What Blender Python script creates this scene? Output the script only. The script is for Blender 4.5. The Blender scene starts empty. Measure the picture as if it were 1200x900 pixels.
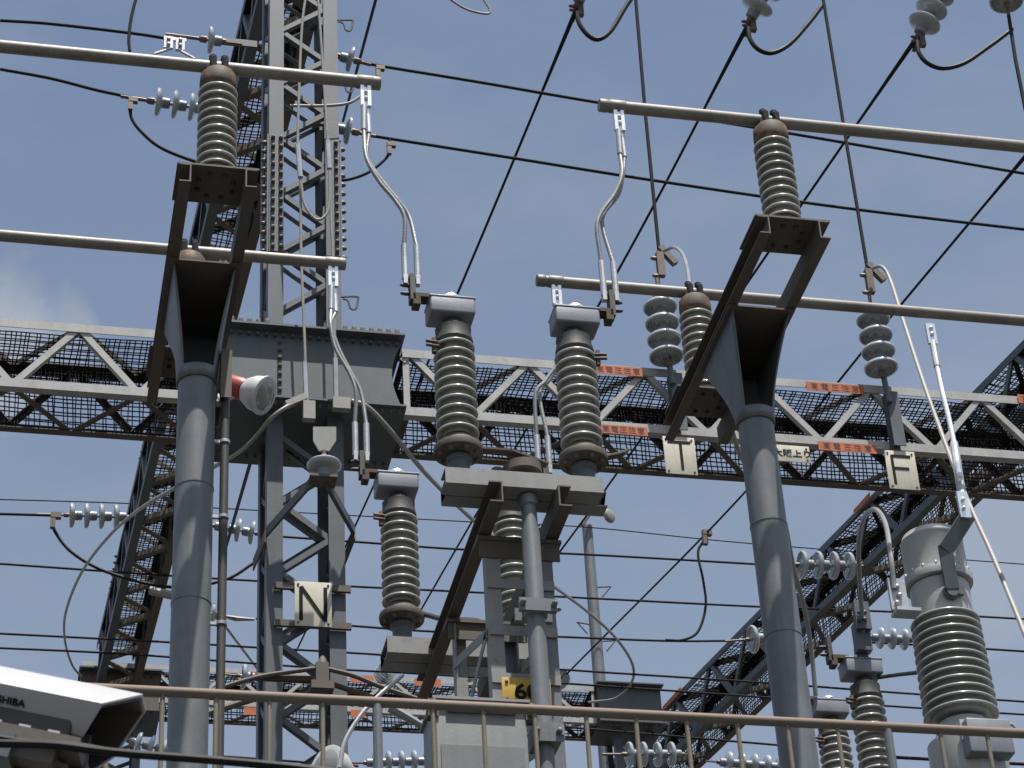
import bpy, bmesh, math, random
from mathutils import Vector, Matrix
V = Vector
S = bpy.context.scene
COL = S.collection
random.seed(7)

# ------------------------------------------------------------------ camera
F, DD = 2890.0, 1985.0
TH = math.atan2(DD, F); RHO = math.atan(.062); PSI = math.radians(13.66)
_h = V((math.sin(PSI), math.cos(PSI), 0)); _R = V((math.cos(PSI), -math.sin(PSI), 0)); _Z = V((0, 0, 1))
FW = _h * math.cos(TH) + _Z * math.sin(TH)
_U = _Z * math.cos(TH) - _h * math.sin(TH)
RT = _R * math.cos(RHO) - _U * math.sin(RHO)
UP = _R * math.sin(RHO) + _U * math.cos(RHO)
C = V((0, 0, 1.6))
cd = bpy.data.cameras.new('camera'); cam = bpy.data.objects.new('camera', cd); COL.objects.link(cam)
cam.matrix_world = Matrix(((RT.x, UP.x, -FW.x, C.x), (RT.y, UP.y, -FW.y, C.y), (RT.z, UP.z, -FW.z, C.z), (0, 0, 0, 1)))
cd.sensor_width = 36; cd.lens = F / 1200 * 36; cd.clip_start = .1; cd.clip_end = 5000
cd.dof.use_dof = True; cd.dof.focus_distance = 15.0; cd.dof.aperture_fstop = 22
S.camera = cam

# ------------------------------------------------------------------ sky, sun, exposure
SUND = V((.085, -.315, 1)).normalized()           # towards the sun
SUN_EL = math.asin(SUND.z); SUN_AZ = math.atan2(SUND.x, SUND.y)
w = bpy.data.worlds.new('World'); S.world = w; w.use_nodes = True
nt = w.node_tree; nd = nt.nodes; lk = nt.links
bg = nd['Background']
sky = nd.new('ShaderNodeTexSky'); sky.sky_type = 'NISHITA'; sky.sun_disc = False
sky.sun_elevation = SUN_EL; sky.sun_rotation = SUN_AZ % (2 * math.pi)
sky.air_density = 1.0; sky.dust_density = 2.2; sky.ozone_density = 1.2; sky.altitude = 0
tc = nd.new('ShaderNodeTexCoord')
mp = nd.new('ShaderNodeMapping'); mp.inputs['Scale'].default_value = (1, 1, 2.2); mp.inputs['Location'].default_value = (.31, .12, 0)
n1 = nd.new('ShaderNodeTexNoise'); n1.inputs['Scale'].default_value = 7; n1.inputs['Detail'].default_value = 7; n1.inputs['Roughness'].default_value = .58
r1 = nd.new('ShaderNodeValToRGB'); r1.color_ramp.elements[0].position = .45; r1.color_ramp.elements[1].position = .9
r1.color_ramp.elements[0].color = (0, 0, 0, 1); r1.color_ramp.elements[1].color = (.32, .32, .32, 1)
lk.new(tc.outputs['Generated'], mp.inputs['Vector']); lk.new(mp.outputs['Vector'], n1.inputs['Vector']); lk.new(n1.outputs['Fac'], r1.inputs['Fac'])
# one small cumulus low on the left, a real direction in the sky
def cloud(direction, radius, nscale, strength):
    dp = nd.new('ShaderNodeVectorMath'); dp.operation = 'DISTANCE'; dp.inputs[1].default_value = direction
    nz = nd.new('ShaderNodeTexNoise'); nz.inputs['Scale'].default_value = nscale; nz.inputs['Detail'].default_value = 6
    sc = nd.new('ShaderNodeMath'); sc.operation = 'MULTIPLY_ADD'; sc.inputs[1].default_value = radius * 1.6; sc.inputs[2].default_value = -radius * .8
    ad = nd.new('ShaderNodeMath'); ad.operation = 'ADD'
    mr = nd.new('ShaderNodeMapRange'); mr.inputs['From Min'].default_value = radius; mr.inputs['From Max'].default_value = radius * .45
    mr.inputs['To Max'].default_value = strength
    lk.new(tc.outputs['Generated'], dp.inputs[0]); lk.new(tc.outputs['Generated'], nz.inputs['Vector'])
    lk.new(nz.outputs['Fac'], sc.inputs[0]); lk.new(dp.outputs['Value'], ad.inputs[0]); lk.new(sc.outputs[0], ad.inputs[1])
    lk.new(ad.outputs[0], mr.inputs['Value'])
    return mr.outputs['Result']
def ray(x, y): return FW + RT * ((x - 600) / F) - UP * ((y - 450) / F)
c1 = cloud(ray(8, 408).normalized(), .034, 30, .58)
c2 = cloud(ray(1150, 620).normalized(), .055, 16, .30)
mx = nd.new('ShaderNodeMath'); mx.operation = 'MAXIMUM'; lk.new(c1, mx.inputs[0]); lk.new(r1.outputs['Color'], mx.inputs[1])
mx2 = nd.new('ShaderNodeMath'); mx2.operation = 'MAXIMUM'; lk.new(mx.outputs[0], mx2.inputs[0]); lk.new(c2, mx2.inputs[1])
spz = nd.new('ShaderNodeSeparateXYZ'); lk.new(tc.outputs['Generated'], spz.inputs[0])
hz = nd.new('ShaderNodeMapRange'); hz.inputs['From Min'].default_value = .68; hz.inputs['From Max'].default_value = .36; hz.inputs['To Max'].default_value = .34; lk.new(spz.outputs['Z'], hz.inputs['Value'])
adz = nd.new('ShaderNodeMath'); adz.operation = 'ADD'; adz.use_clamp = True; lk.new(mx2.outputs[0], adz.inputs[0]); lk.new(hz.outputs['Result'], adz.inputs[1]); mx2 = adz
hs = nd.new('ShaderNodeHueSaturation'); hs.inputs['Saturation'].default_value = .88; hs.inputs['Value'].default_value = .72
lk.new(sky.outputs['Color'], hs.inputs['Color'])
mixc = nd.new('ShaderNodeMixRGB'); mixc.inputs['Color2'].default_value = (2.5, 2.7, 3.0, 1)
lk.new(mx2.outputs[0], mixc.inputs['Fac']); tint = nd.new('ShaderNodeMixRGB'); tint.blend_type = 'MULTIPLY'; tint.inputs['Fac'].default_value = 1; tint.inputs['Color2'].default_value = (.965, .99, .985, 1); lk.new(hs.outputs['Color'], tint.inputs['Color1']); lk.new(tint.outputs['Color'], mixc.inputs['Color1']); lk.new(mixc.outputs['Color'], bg.inputs['Color'])
bg.inputs['Strength'].default_value = .14
sd = bpy.data.lights.new('sun', 'SUN'); sd.energy = 5.0; sd.angle = math.radians(.53); sd.color = (1, .965, .915)
so = bpy.data.objects.new('sun', sd); COL.objects.link(so); so.rotation_euler = SUND.to_track_quat('Z', 'Y').to_euler()
S.view_settings.view_transform = 'Standard'; S.view_settings.look = 'None'; S.view_settings.exposure = 0.45; S.view_settings.gamma = 1
S.view_settings.use_curve_mapping = False

# ------------------------------------------------------------------ where a thing stands: a ray cut by a plane of the yard
def P(x, y, Y=None, Z=None, X=None, d=None):
    k = ray(x, y)
    if Y is not None: t = Y / k.y
    elif Z is not None: t = (Z - 1.6) / k.z
    elif X is not None: t = X / k.x
    else: t = d
    return C + k * t

# ------------------------------------------------------------------ materials
def mat(name, col, rough=.55, metal=0.0, var=.12, rust=0.0, rustcol=(.16, .075, .035), scale=6.0, bump=.15, coat=0.0, spec=.5, grime=0.0, toprust=0.0, streak=0.0):
    col = tuple(c * (1 if max(col) > .6 else .82) for c in col)
    m = bpy.data.materials.new(name); m.use_nodes = True
    t = m.node_tree; n = t.nodes; l = t.links; b = n['Principled BSDF']
    b.inputs['Roughness'].default_value = rough; b.inputs['Metallic'].default_value = metal
    b.inputs['Coat Weight'].default_value = coat; b.inputs['Coat Roughness'].default_value = .06; b.inputs['Specular IOR Level'].default_value = spec
    g = n.new('ShaderNodeNewGeometry')
    a = n.new('ShaderNodeTexNoise'); a.inputs['Scale'].default_value = scale; a.inputs['Detail'].default_value = 8; a.inputs['Roughness'].default_value = .65
    l.new(g.outputs['Position'], a.inputs['Vector'])
    r = n.new('ShaderNodeValToRGB'); r.color_ramp.elements[0].position = .3; r.color_ramp.elements[1].position = .72
    r.color_ramp.elements[0].color = tuple(c * (1 - var) for c in col) + (1,); r.color_ramp.elements[1].color = tuple(min(1, c * (1 + var)) for c in col) + (1,)
    l.new(a.outputs['Fac'], r.inputs['Fac'])
    out = r.outputs['Color']
    def over(fac, colour, src):
        x = n.new('ShaderNodeMixRGB'); x.inputs['Color2'].default_value = colour + (1,)
        l.new(fac, x.inputs['Fac']); l.new(src, x.inputs['Color1']); return x.outputs['Color']
    if streak > 0:                                   # rain streaks running down the surface
        mpn = n.new('ShaderNodeMapping'); mpn.inputs['Scale'].default_value = (26, 26, 1.6); l.new(g.outputs['Position'], mpn.inputs['Vector'])
        s2 = n.new('ShaderNodeTexNoise'); s2.inputs['Scale'].default_value = 1; s2.inputs['Detail'].default_value = 5; l.new(mpn.outputs['Vector'], s2.inputs['Vector'])
        q = n.new('ShaderNodeMapRange'); q.inputs['From Min'].default_value = .5; q.inputs['From Max'].default_value = .75; q.inputs['To Max'].default_value = streak
        l.new(s2.outputs['Fac'], q.inputs['Value']); out = over(q.outputs['Result'], tuple(c * .55 for c in col), out)
    if grime > 0:
        s3 = n.new('ShaderNodeTexNoise'); s3.inputs['Scale'].default_value = scale * .45; s3.inputs['Detail'].default_value = 10; s3.inputs['Roughness'].default_value = .75
        l.new(g.outputs['Position'], s3.inputs['Vector'])
        q = n.new('ShaderNodeMapRange'); q.inputs['From Min'].default_value = .48; q.inputs['From Max'].default_value = .68; q.inputs['To Max'].default_value = grime
        l.new(s3.outputs['Fac'], q.inputs['Value']); out = over(q.outputs['Result'], (.055, .045, .034), out)
    if rust > 0:
        s4 = n.new('ShaderNodeTexNoise'); s4.inputs['Scale'].default_value = scale * 2.3; s4.inputs['Detail'].default_value = 12; s4.inputs['Roughness'].default_value = .7
        l.new(g.outputs['Position'], s4.inputs['Vector'])
        q = n.new('ShaderNodeMapRange'); q.inputs['From Min'].default_value = .66 - .34 * rust; q.inputs['From Max'].default_value = .78 - .3 * rust; q.inputs['To Max'].default_value = .92
        l.new(s4.outputs['Fac'], q.inputs['Value']); out = over(q.outputs['Result'], rustcol, out)
    if toprust > 0:                                  # rust where rain lies: on the top of the pipe
        sp = n.new('ShaderNodeSeparateXYZ'); l.new(g.outputs['Normal'], sp.inputs[0])
        q = n.new('ShaderNodeMapRange'); q.inputs['From Min'].default_value = .0; q.inputs['From Max'].default_value = .55; q.inputs['To Max'].default_value = toprust
        l.new(sp.outputs['Z'], q.inputs['Value']); out = over(q.outputs['Result'], rustcol, out)
    l.new(out, b.inputs['Base Color'])
    if bump > 0:
        bn = n.new('ShaderNodeTexNoise'); bn.inputs['Scale'].default_value = 60; bn.inputs['Detail'].default_value = 4
        l.new(g.outputs['Position'], bn.inputs['Vector'])
        bp = n.new('ShaderNodeBump'); bp.inputs['Strength'].default_value = bump; bp.inputs['Distance'].default_value = .004
        l.new(bn.outputs['Fac'], bp.inputs['Height']); l.new(bp.outputs['Normal'], b.inputs['Normal'])
    rr = n.new('ShaderNodeMapRange'); rr.inputs['To Min'].default_value = max(.03, rough - .08); rr.inputs['To Max'].default_value = min(1, rough + .1)
    l.new(a.outputs['Fac'], rr.inputs['Value']); l.new(rr.outputs['Result'], b.inputs['Roughness'])
    return m
M = {
    'galv': mat('galvanised_paint', (.42, .42, .405), .6, rust=.1, grime=.3, streak=.3),
    'tower': mat('blue_grey_paint', (.088, .104, .116), .5, grime=.18, streak=.25, rust=.03),
    'girder': mat('girder_paint', (.085, .10, .11), .5, grime=.22, streak=.2),
    'pole': mat('pole_paint', (.165, .182, .193), .45, grime=.22, streak=.42, rust=.05),
    'dark': mat('weathered_steel', (.115, .10, .083), .7, rust=.3, grime=.45, streak=.2),
    'stand': mat('stand_paint', (.27, .27, .26), .6, rust=.12, grime=.25, streak=.25),
    'rust': mat('rusty_steel', (.09, .066, .046), .8, rust=.35, rustcol=(.13, .068, .036), grime=.3),
    'rail': mat('rusty_rail_paint', (.155, .13, .10), .65, rust=.2, grime=.2, toprust=.75, rustcol=(.165, .078, .045)),
    'bar': mat('fence_bar_paint', (.20, .175, .125), .65, rust=.2, grime=.2),
    'tube': mat('aluminium_tube', (.25, .225, .195), .5, metal=.1, grime=.45, streak=.15),
    'alu': mat('bright_aluminium', (.50, .51, .53), .42, metal=.5, var=.15, grime=.25),
    'shiny': mat('new_clamp_metal', (.8, .81, .82), .28, metal=.8, var=.06),
    'cond': mat('flexible_conductor', (.30, .30, .30), .45, metal=.4, grime=.15, bump=.3),
    'box': mat('contact_housing', (.25, .265, .295), .45, metal=.1, grime=.14, streak=.2),
    'cap': mat('dark_cap', (.05, .05, .045), .6, grime=.4, rust=.08),
    'rcap': mat('rusty_cap', (.075, .055, .042), .7, rust=.5, rustcol=(.22, .10, .045), grime=.35),
    'porc': mat('grey_porcelain', (.40, .40, .365), .28, var=.12, bump=0, coat=.8, grime=.25),
    'porcstain': mat('stained_porcelain', (.25, .20, .12), .35, var=.2, bump=0, coat=.4, grime=.2),
    'bush': mat('bushing_porcelain', (.38, .40, .375), .26, var=.06, bump=0, coat=.8, grime=.15),
    'disc': mat('blue_white_glaze', (.42, .46, .48), .2, var=.06, bump=0, coat=.8, grime=.12),
    'wire': mat('weathered_wire', (.026, .025, .026), .75, grime=.0, bump=0, spec=.15),
    'rwire': mat('brownish_wire', (.03, .022, .022), .75, bump=0, spec=.15),
    'cable': mat('grey_cable', (.30, .29, .26), .55, grime=.3, bump=0),
    'black': mat('black_rubber', (.010, .010, .011), .6, bump=0, spec=.25),
    'clamp': mat('strain_clamp', (.15, .12, .10), .55, metal=.3, rust=.4, grime=.3),
    'net': mat('bird_net', (.012, .012, .014), .8, bump=0, spec=.2),
    'sign': mat('cream_sign', (.60, .56, .45), .55, grime=.18, streak=.35, var=.08, rust=.04),
    'ink': mat('black_lettering', (.01, .01, .01), .75, bump=0, spec=.15),
    'orange': mat('orange_plate', (.50, .115, .025), .55, grime=.3, var=.3, streak=.3),
    'orink': mat('faded_lettering', (.14, .035, .015), .6, bump=0),
    'yellow': mat('yellow_plate', (.52, .33, .03), .5, var=.08, grime=.08),
    'white': mat('white_enamel', (.58, .58, .57), .4, var=.1, bump=0, grime=.2),
    'camgrey': mat('camera_paint', (.47, .47, .48), .4, var=.03, bump=.05),
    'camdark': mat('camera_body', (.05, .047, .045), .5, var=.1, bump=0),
    'glass': mat('lens_glass', (.02, .022, .026), .06, var=.0, bump=0, coat=1),
    'lampglass': mat('lamp_glass', (.25, .25, .24), .12, var=.05, bump=0, coat=.8),
    'red': mat('red_housing', (.36, .04, .025), .42, var=.08, bump=0, grime=.1),
    'pinkred': mat('faded_red_housing', (.38, .12, .08), .5, var=.08, bump=0),
    'tank': mat('tank_paint', (.44, .455, .435), .4, var=.05, grime=.1, streak=.2),
    'cab': mat('cabinet_paint', (.19, .197, .195), .5, var=.05, grime=.1, streak=.25),
    'ground': mat('gravel', (.055, .052, .048), .9, var=.4, scale=3, bump=.6),
    'concrete': mat('concrete', (.34, .33, .31), .85, var=.2, scale=2, grime=.2, streak=.3),
}

# ------------------------------------------------------------------ mesh builder
WL = {}
def wloc(o): return WL.get(o.name, V((0, 0, 0))) if o else V((0, 0, 0))
class MB:
    def __init__(s): s.v = []; s.f = []
    def add(s, vs, fs):
        k = len(s.v); s.v += [V(p) for p in vs]; s.f += [tuple(i + k for i in f) for f in fs]; return s
    def box(s, c, sz, ax=None):
        c = V(c); ax = ax or (V((1, 0, 0)), V((0, 1, 0)), V((0, 0, 1)))
        h = [ax[i] * (sz[i] / 2) for i in range(3)]
        vs = [c + h[0] * a + h[1] * b + h[2] * d for a in (-1, 1) for b in (-1, 1) for d in (-1, 1)]
        return s.add(vs, [(0, 1, 3, 2), (4, 6, 7, 5), (0, 4, 5, 1), (2, 3, 7, 6), (0, 2, 6, 4), (1, 5, 7, 3)])
    def prism(s, prof, p0, p1, ex, ey):
        n = len(prof); p0 = V(p0); p1 = V(p1)
        vs = [p0 + ex * a + ey * b for a, b in prof] + [p1 + ex * a + ey * b for a, b in prof]
        return s.add(vs, [tuple(range(n)), tuple(range(2 * n - 1, n - 1, -1))] + [(i, i + n, (i + 1) % n + n, (i + 1) % n) for i in range(n)])
    def angle(s, p0, p1, wd, t, e1, e2):
        return s.prism([(0, 0), (wd, 0), (wd, t), (t, t), (t, wd), (0, wd)], p0, p1, e1, e2)
    def chan(s, p0, p1, b, h, t, ef, ew):   # web along ew at 0, flanges along ef
        return s.prism([(0, 0), (b, 0), (b, t), (t, t), (t, h - t), (b, h - t), (b, h), (0, h)], p0, p1, ef, ew)
    def flat(s, p0, p1, wd, t, nrm):
        p0 = V(p0); p1 = V(p1); a = (p1 - p0).normalized(); nrm = (V(nrm) - a * V(nrm).dot(a)).normalized(); sd = a.cross(nrm)
        return s.prism([(-wd / 2, -t / 2), (wd / 2, -t / 2), (wd / 2, t / 2), (-wd / 2, t / 2)], p0, p1, sd, nrm)
    def tube(s, pts, r, n=8, cap=True):
        pts = [V(p) for p in pts]; rs = r if isinstance(r, (list, tuple)) else [r] * len(pts)
        k = len(s.v); prev = None
        for i, p in enumerate(pts):
            d = (pts[min(i + 1, len(pts) - 1)] - pts[max(i - 1, 0)]).normalized()
            if prev is None:
                q = V((0, 0, 1)) if abs(d.z) < .9 else V((1, 0, 0)); e = (q - d * q.dot(d)).normalized()
            else: e = (prev - d * prev.dot(d)).normalized()
            prev = e; g = d.cross(e)
            s.v += [p + (e * math.cos(2 * math.pi * j / n) + g * math.sin(2 * math.pi * j / n)) * rs[i] for j in range(n)]
        for i in range(len(pts) - 1):
            for j in range(n):
                a = k + i * n + j; b = k + i * n + (j + 1) % n
                s.f.append((a, b, b + n, a + n))
        if cap:
            s.f.append(tuple(k + j for j in range(n - 1, -1, -1))); m_ = k + (len(pts) - 1) * n; s.f.append(tuple(m_ + j for j in range(n)))
        return s
    def lathe(s, prof, o, ax=V((0, 0, 1)), n=28):    # prof: (radius, distance along ax)
        ax = V(ax).normalized(); q = V((0, 0, 1)) if abs(ax.z) < .9 else V((1, 0, 0))
        e = (q - ax * q.dot(ax)).normalized(); g = ax.cross(e); o = V(o); k = len(s.v)
        for r, z in prof:
            r = max(r, .0004)
            s.v += [o + ax * z + (e * math.cos(2 * math.pi * j / n) + g * math.sin(2 * math.pi * j / n)) * r for j in range(n)]
        for i in range(len(prof) - 1):
            for j in range(n):
                a = k + i * n + j; b = k + i * n + (j + 1) % n; s.f.append((a, b, b + n, a + n))
        s.f.append(tuple(k + j for j in range(n - 1, -1, -1))); m_ = k + (len(prof) - 1) * n; s.f.append(tuple(m_ + j for j in range(n)))
        return s
    def bolts(s, pts, d, r=.016, h=.02):
        for p in pts: s.lathe([(r, 0), (r, h * .45), (r * .8, h * .8), (r * .3, h)], p, d, 8)
        return s
    def build(s, name, m, parent=None, bevel=0, sharp=35):
        off = wloc(parent); me = bpy.data.meshes.new(name)
        me.from_pydata([tuple(p - off) for p in s.v], [], s.f)
        bm = bmesh.new(); bm.from_mesh(me); bmesh.ops.recalc_face_normals(bm, faces=bm.faces)
        if bevel > 0:
            es = [e for e in bm.edges if len(e.link_faces) == 2 and e.calc_face_angle(0) > .6]
            bmesh.ops.bevel(bm, geom=es, offset=bevel, segments=3, affect='EDGES', clamp_overlap=True, profile=.5)
        bm.to_mesh(me); bm.free()
        me.shade_smooth(); me.set_sharp_from_angle(angle=math.radians(sharp))
        me.materials.append(m if not isinstance(m, str) else M[m])
        o = bpy.data.objects.new(name, me); COL.objects.link(o)
        if parent: o.parent = parent
        WL[o.name] = off
        return o
def sub(child, part): child.parent = part; return child
def tag(o, label, cat, group=None, kind=None):
    if label: o['label'] = label
    if cat: o['category'] = cat
    if group: o['group'] = group
    if kind: o['kind'] = kind
    return o
def T(name, label, cat, loc, group=None):
    o = bpy.data.objects.new(name, None); COL.objects.link(o); o.location = V(loc); o.empty_display_size = .1
    WL[o.name] = V(loc); return tag(o, label, cat, group)
def dup(root, loc, label, group=None):
    r = root.copy(); COL.objects.link(r); r.location = V(loc); WL[r.name] = V(loc); r['label'] = label
    if group: r['group'] = group
    for ch in list(root.children):
        c = ch.copy(); COL.objects.link(c); c.parent = r; WL[c.name] = V(loc)
        for g in list(ch.children):
            d = g.copy(); COL.objects.link(d); d.parent = c; WL[d.name] = V(loc)
    return r
def spline(pts, n=10):
    pts = [V(p) for p in pts]
    if len(pts) < 3: return pts
    out = []
    e = [pts[0] * 2 - pts[1]] + pts + [pts[-1] * 2 - pts[-2]]
    for i in range(1, len(e) - 2):
        a, b, c, d = e[i - 1:i + 3]
        for k in range(n):
            t = k / n
            out.append(.5 * ((2 * b) + (c - a) * t + (2 * a - 5 * b + 4 * c - d) * t * t + (3 * b - a - 3 * c + d) * t ** 3))
    return out + [pts[-1]]
def sagged(a, b, sag, n=24):
    a = V(a); b = V(b)
    return [a.lerp(b, i / n) - V((0, 0, sag * 4 * (i / n) * (1 - i / n))) for i in range(n + 1)]
def text(name, body, size, m, parent, centre, ex, ey, depth=.002, sx=1.0, bold=0.0):
    cu = bpy.data.curves.new(name, 'FONT'); cu.body = body; cu.size = size; cu.align_x = 'CENTER'; cu.align_y = 'CENTER'; cu.extrude = depth; cu.offset = bold
    to = bpy.data.objects.new('tmp_text', cu); COL.objects.link(to); bpy.context.view_layer.update()
    me = bpy.data.meshes.new_from_object(to.evaluated_get(bpy.context.evaluated_depsgraph_get()))
    bpy.data.objects.remove(to)
    ez = ex.cross(ey); c = V(centre) - wloc(parent)
    for v in me.vertices: v.co = c + ex * (v.co.x * sx) + ey * v.co.y + ez * v.co.z
    me.materials.clear(); me.materials.append(M[m]); me.name = name
    o = bpy.data.objects.new(name, me); COL.objects.link(o); o.parent = parent; WL[o.name] = wloc(parent); return o
X1, Y1, Z1 = V((1, 0, 0)), V((0, 1, 0)), V((0, 0, 1))

# ------------------------------------------------------------------ ground and the wall under the railing
g = MB(); g.add([(-600, -400, 0), (600, -400, 0), (600, 900, 0), (-600, 900, 0)], [(0, 1, 2, 3)])
tag(g.build('ground', 'ground'), None, None, kind='structure')

# ------------------------------------------------------------------ nets and lattice girders
def net(mb, o, u, v, lu, lv, pitch, r, seed, bulge=.03, dens=1.0):
    rnd = random.Random(seed); nrm = u.cross(v).normalized(); o = V(o)
    ph = [rnd.uniform(0, 6.28) for _ in range(6)]
    def disp(a, b):
        return bulge * (math.sin(a * 2.1 + ph[0]) * math.sin(b * 4 + ph[1]) + .5 * math.sin(a * 5.3 + ph[2]))
    def strand(pts):
        k = len(mb.v)
        for p, d in pts:
            e = d.cross(nrm).normalized()
            mb.v.extend([p + e * r, p - e * r * .5 + nrm * r * .86, p - e * r * .5 - nrm * r * .86])
        for i in range(len(pts) - 1):
            for j in range(3): a = k + i * 3 + j; b = k + i * 3 + (j + 1) % 3; mb.f.append((a, b, b + 3, a + 3))
    nu = int(lu / pitch)
    for i in range(nu + 1):
        a = i * pitch + rnd.uniform(-.28, .28) * pitch; sl = rnd.uniform(-.3, .3) * pitch
        pts = []
        for j in range(6):
            b = lv * j / 5
            pts.append((o + u * (a + sl * math.sin(b * 6 + ph[3]) + .25 * pitch * math.sin(a * 1.7 + b * 5)) + v * b + nrm * disp(a, b), v))
        strand(pts)
    nv = int(lv / pitch)
    for j in range(nv + 1):
        b = j * pitch + rnd.uniform(-.25, .25) * pitch; q = rnd.uniform(0, 6)
        n = max(8, int(lu / .18)); pts = []
        for i in range(n + 1):
            a = lu * i / n
            pts.append((o + u * a + v * (b + .3 * pitch * math.sin(a * 1.3 + q * .3) + .1 * pitch * math.sin(a * 5 + q)) + nrm * disp(a, b), u))
        strand(pts)

def truss(name, label, o, a, b, L, s, half, phase, mats, group=None, pitch=.040, nr=.006, seed=1, cw=.075, lw=.05, h=None, netbot=False, endpost=(False, False)):
    """box girder: o front-bottom corner, a along, b from the front face to the rear face, up is Z. mats: front, under, inner, net"""
    a = V(a).normalized(); b = V(b).normalized(); c = Z1; o = V(o); t = .008; h = h or s
    root = T(name, label, 'lattice girder', o, group)
    def at(u, x, z): return o + a * u + b * x + c * z
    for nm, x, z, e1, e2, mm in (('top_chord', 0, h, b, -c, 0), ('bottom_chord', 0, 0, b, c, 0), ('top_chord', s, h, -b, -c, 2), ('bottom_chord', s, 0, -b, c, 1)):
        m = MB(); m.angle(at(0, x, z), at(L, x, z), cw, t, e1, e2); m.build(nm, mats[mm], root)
    nodes = []; u = phase
    while u > -half * 2: u -= 2 * half
    k = 0; us = []
    while u < L + 2 * half: us.append(u); u += half
    def zig(pf, inner, e_in, mm, nm):
        m = MB()
        for i in range(len(us) - 1):
            u0, u1 = us[i], us[i + 1]
            p0, p1 = pf(u0, i % 2), pf(u1, (i + 1) % 2)
            # clip to the girder's length
            f0 = max(0, (0 - u0) / (u1 - u0)); f1 = min(1, (L - u0) / (u1 - u0))
            if f0 >= 1 or f1 <= 0: continue
            q0 = p0.lerp(p1, f0); q1 = p0.lerp(p1, f1); d = (q1 - q0).normalized(); e = d.cross(e_in).normalized()
            m.angle(q0 - e * lw / 2 + e_in * inner, q1 - e * lw / 2 + e_in * inner, lw, .006, e, e_in)
        for uu in endposts:
            m.angle(pf(uu, 0) + e_in * (inner + .008), pf(uu, 1) + e_in * (inner + .008), lw, .006, a if uu < L / 2 else -a, e_in)
        return m.build(nm, mats[mm], root)
    endposts = ([.004] if endpost[0] else []) + ([L - .004] if endpost[1] else [])
    g_ = .03
    zig(lambda u, k: at(u, 0, g_ if k == 0 else h - g_), .010, b, 0, 'front_lacing')
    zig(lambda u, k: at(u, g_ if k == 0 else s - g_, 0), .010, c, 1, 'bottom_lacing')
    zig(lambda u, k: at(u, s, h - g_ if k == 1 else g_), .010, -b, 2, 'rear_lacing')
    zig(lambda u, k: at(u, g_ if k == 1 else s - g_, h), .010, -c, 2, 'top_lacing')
    n_ = MB()
    net(n_, at(0, .03, h - .10), a, b, L, s - .06, pitch, nr, seed, .012)
    net(n_, at(0, s - .05, .035), a, c, L, h - .11, pitch, nr, seed + 1, .012)
    net(n_, at(0, s - .085, h - .25), a, c, L, .20, pitch * .65, nr, seed + 2, .02)     # folded over along the rear chord
    if netbot: net(n_, at(0, .05, .05), a, b, L, s - .1, pitch, nr, seed + 3, .012)
    tag(n_.build('bird_net', 'net', root), None, None)
    return root

YG = 15.5; S1 = .62
gb = P(476, 486, Y=YG).z; 
# near gantry, left and right of the N tower
xL = P(163, 455, Y=YG).x; xR = P(965, 515, Y=YG).x
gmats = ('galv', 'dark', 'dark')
truss('gantry_girder', 'light grey lattice girder with black bird netting left of the tower', (-1.2, YG, gb), X1, Y1, 1.52 + 1.2 - .02, S1, .47, xL + 1.2, gmats, 'netted lattice girders', seed=3)
truss('gantry_girder', 'long light grey netted lattice girder carrying the T and F signs and orange plates', (2.90, YG, gb), X1, Y1, 6.9, S1, .475, xR - 2.90, gmats, 'netted lattice girders', seed=13, endpost=(True, False))
# high girders running away from the viewer, and the far cross girder
ZH = 18.53
fy = 32.65
dmats = ('tower', 'dark', 'dark')
p0 = P(180, 518, Z=ZH); p1 = P(120, 773, Z=ZH); d = (p1 - p0).normalized(); st = p0 - d * ((p0.y - 16.3) / d.y)
truss('lattice_girder', 'dark netted lattice girder running away behind the left post, seen from below', st, d, V((d.y, -d.x, 0)), (fy - .1 - 16.3) / d.y, S1, .47, .2, dmats, 'netted lattice girders', pitch=.06, seed=23, nr=.009, cw=.11, lw=.075, h=.84)
_lg = [o for o in bpy.data.objects if o.name.startswith('lattice_girder')][-1]
m = MB()
for px, y0, y1, k in ((178, 507, 545, 5), (141, 652, 712, 8)):
    for i in range(k): q = P(px - 10 * i / k, y0 + (y1 - y0) * i / k, Z=19.33); m.bolts([q], -X1, .028, .085)
m.build('bolt_row', 'dark', _lg)
p0 = P(1093, 587, Z=ZH); p1 = P(787, 887, Z=ZH); d = (p1 - p0).normalized(); st = p0 - d * ((p0.y - 20.5) / d.y)
truss('lattice_girder', 'netted lattice girder slanting up to the right frame edge behind the right post', st, d, V((d.y, -d.x, 0)), 19.5, S1, .62, .2, ('tower', 'dark', 'dark'), 'netted lattice girders', pitch=.06, seed=33, nr=.009, cw=.11, lw=.075, h=.92)
fb = P(500, 838, Y=fy).z
xa = P(95, 800, Y=fy).x; xb = P(700, 850, Y=fy).x
truss('far_girder', 'distant netted cross girder with small orange plates, low behind the railing', (xa, fy, fb), X1, Y1, xb - xa, S1, .6, .4, gmats, 'netted lattice girders', pitch=.06, seed=43, nr=.010, endpost=(False, True))
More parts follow.
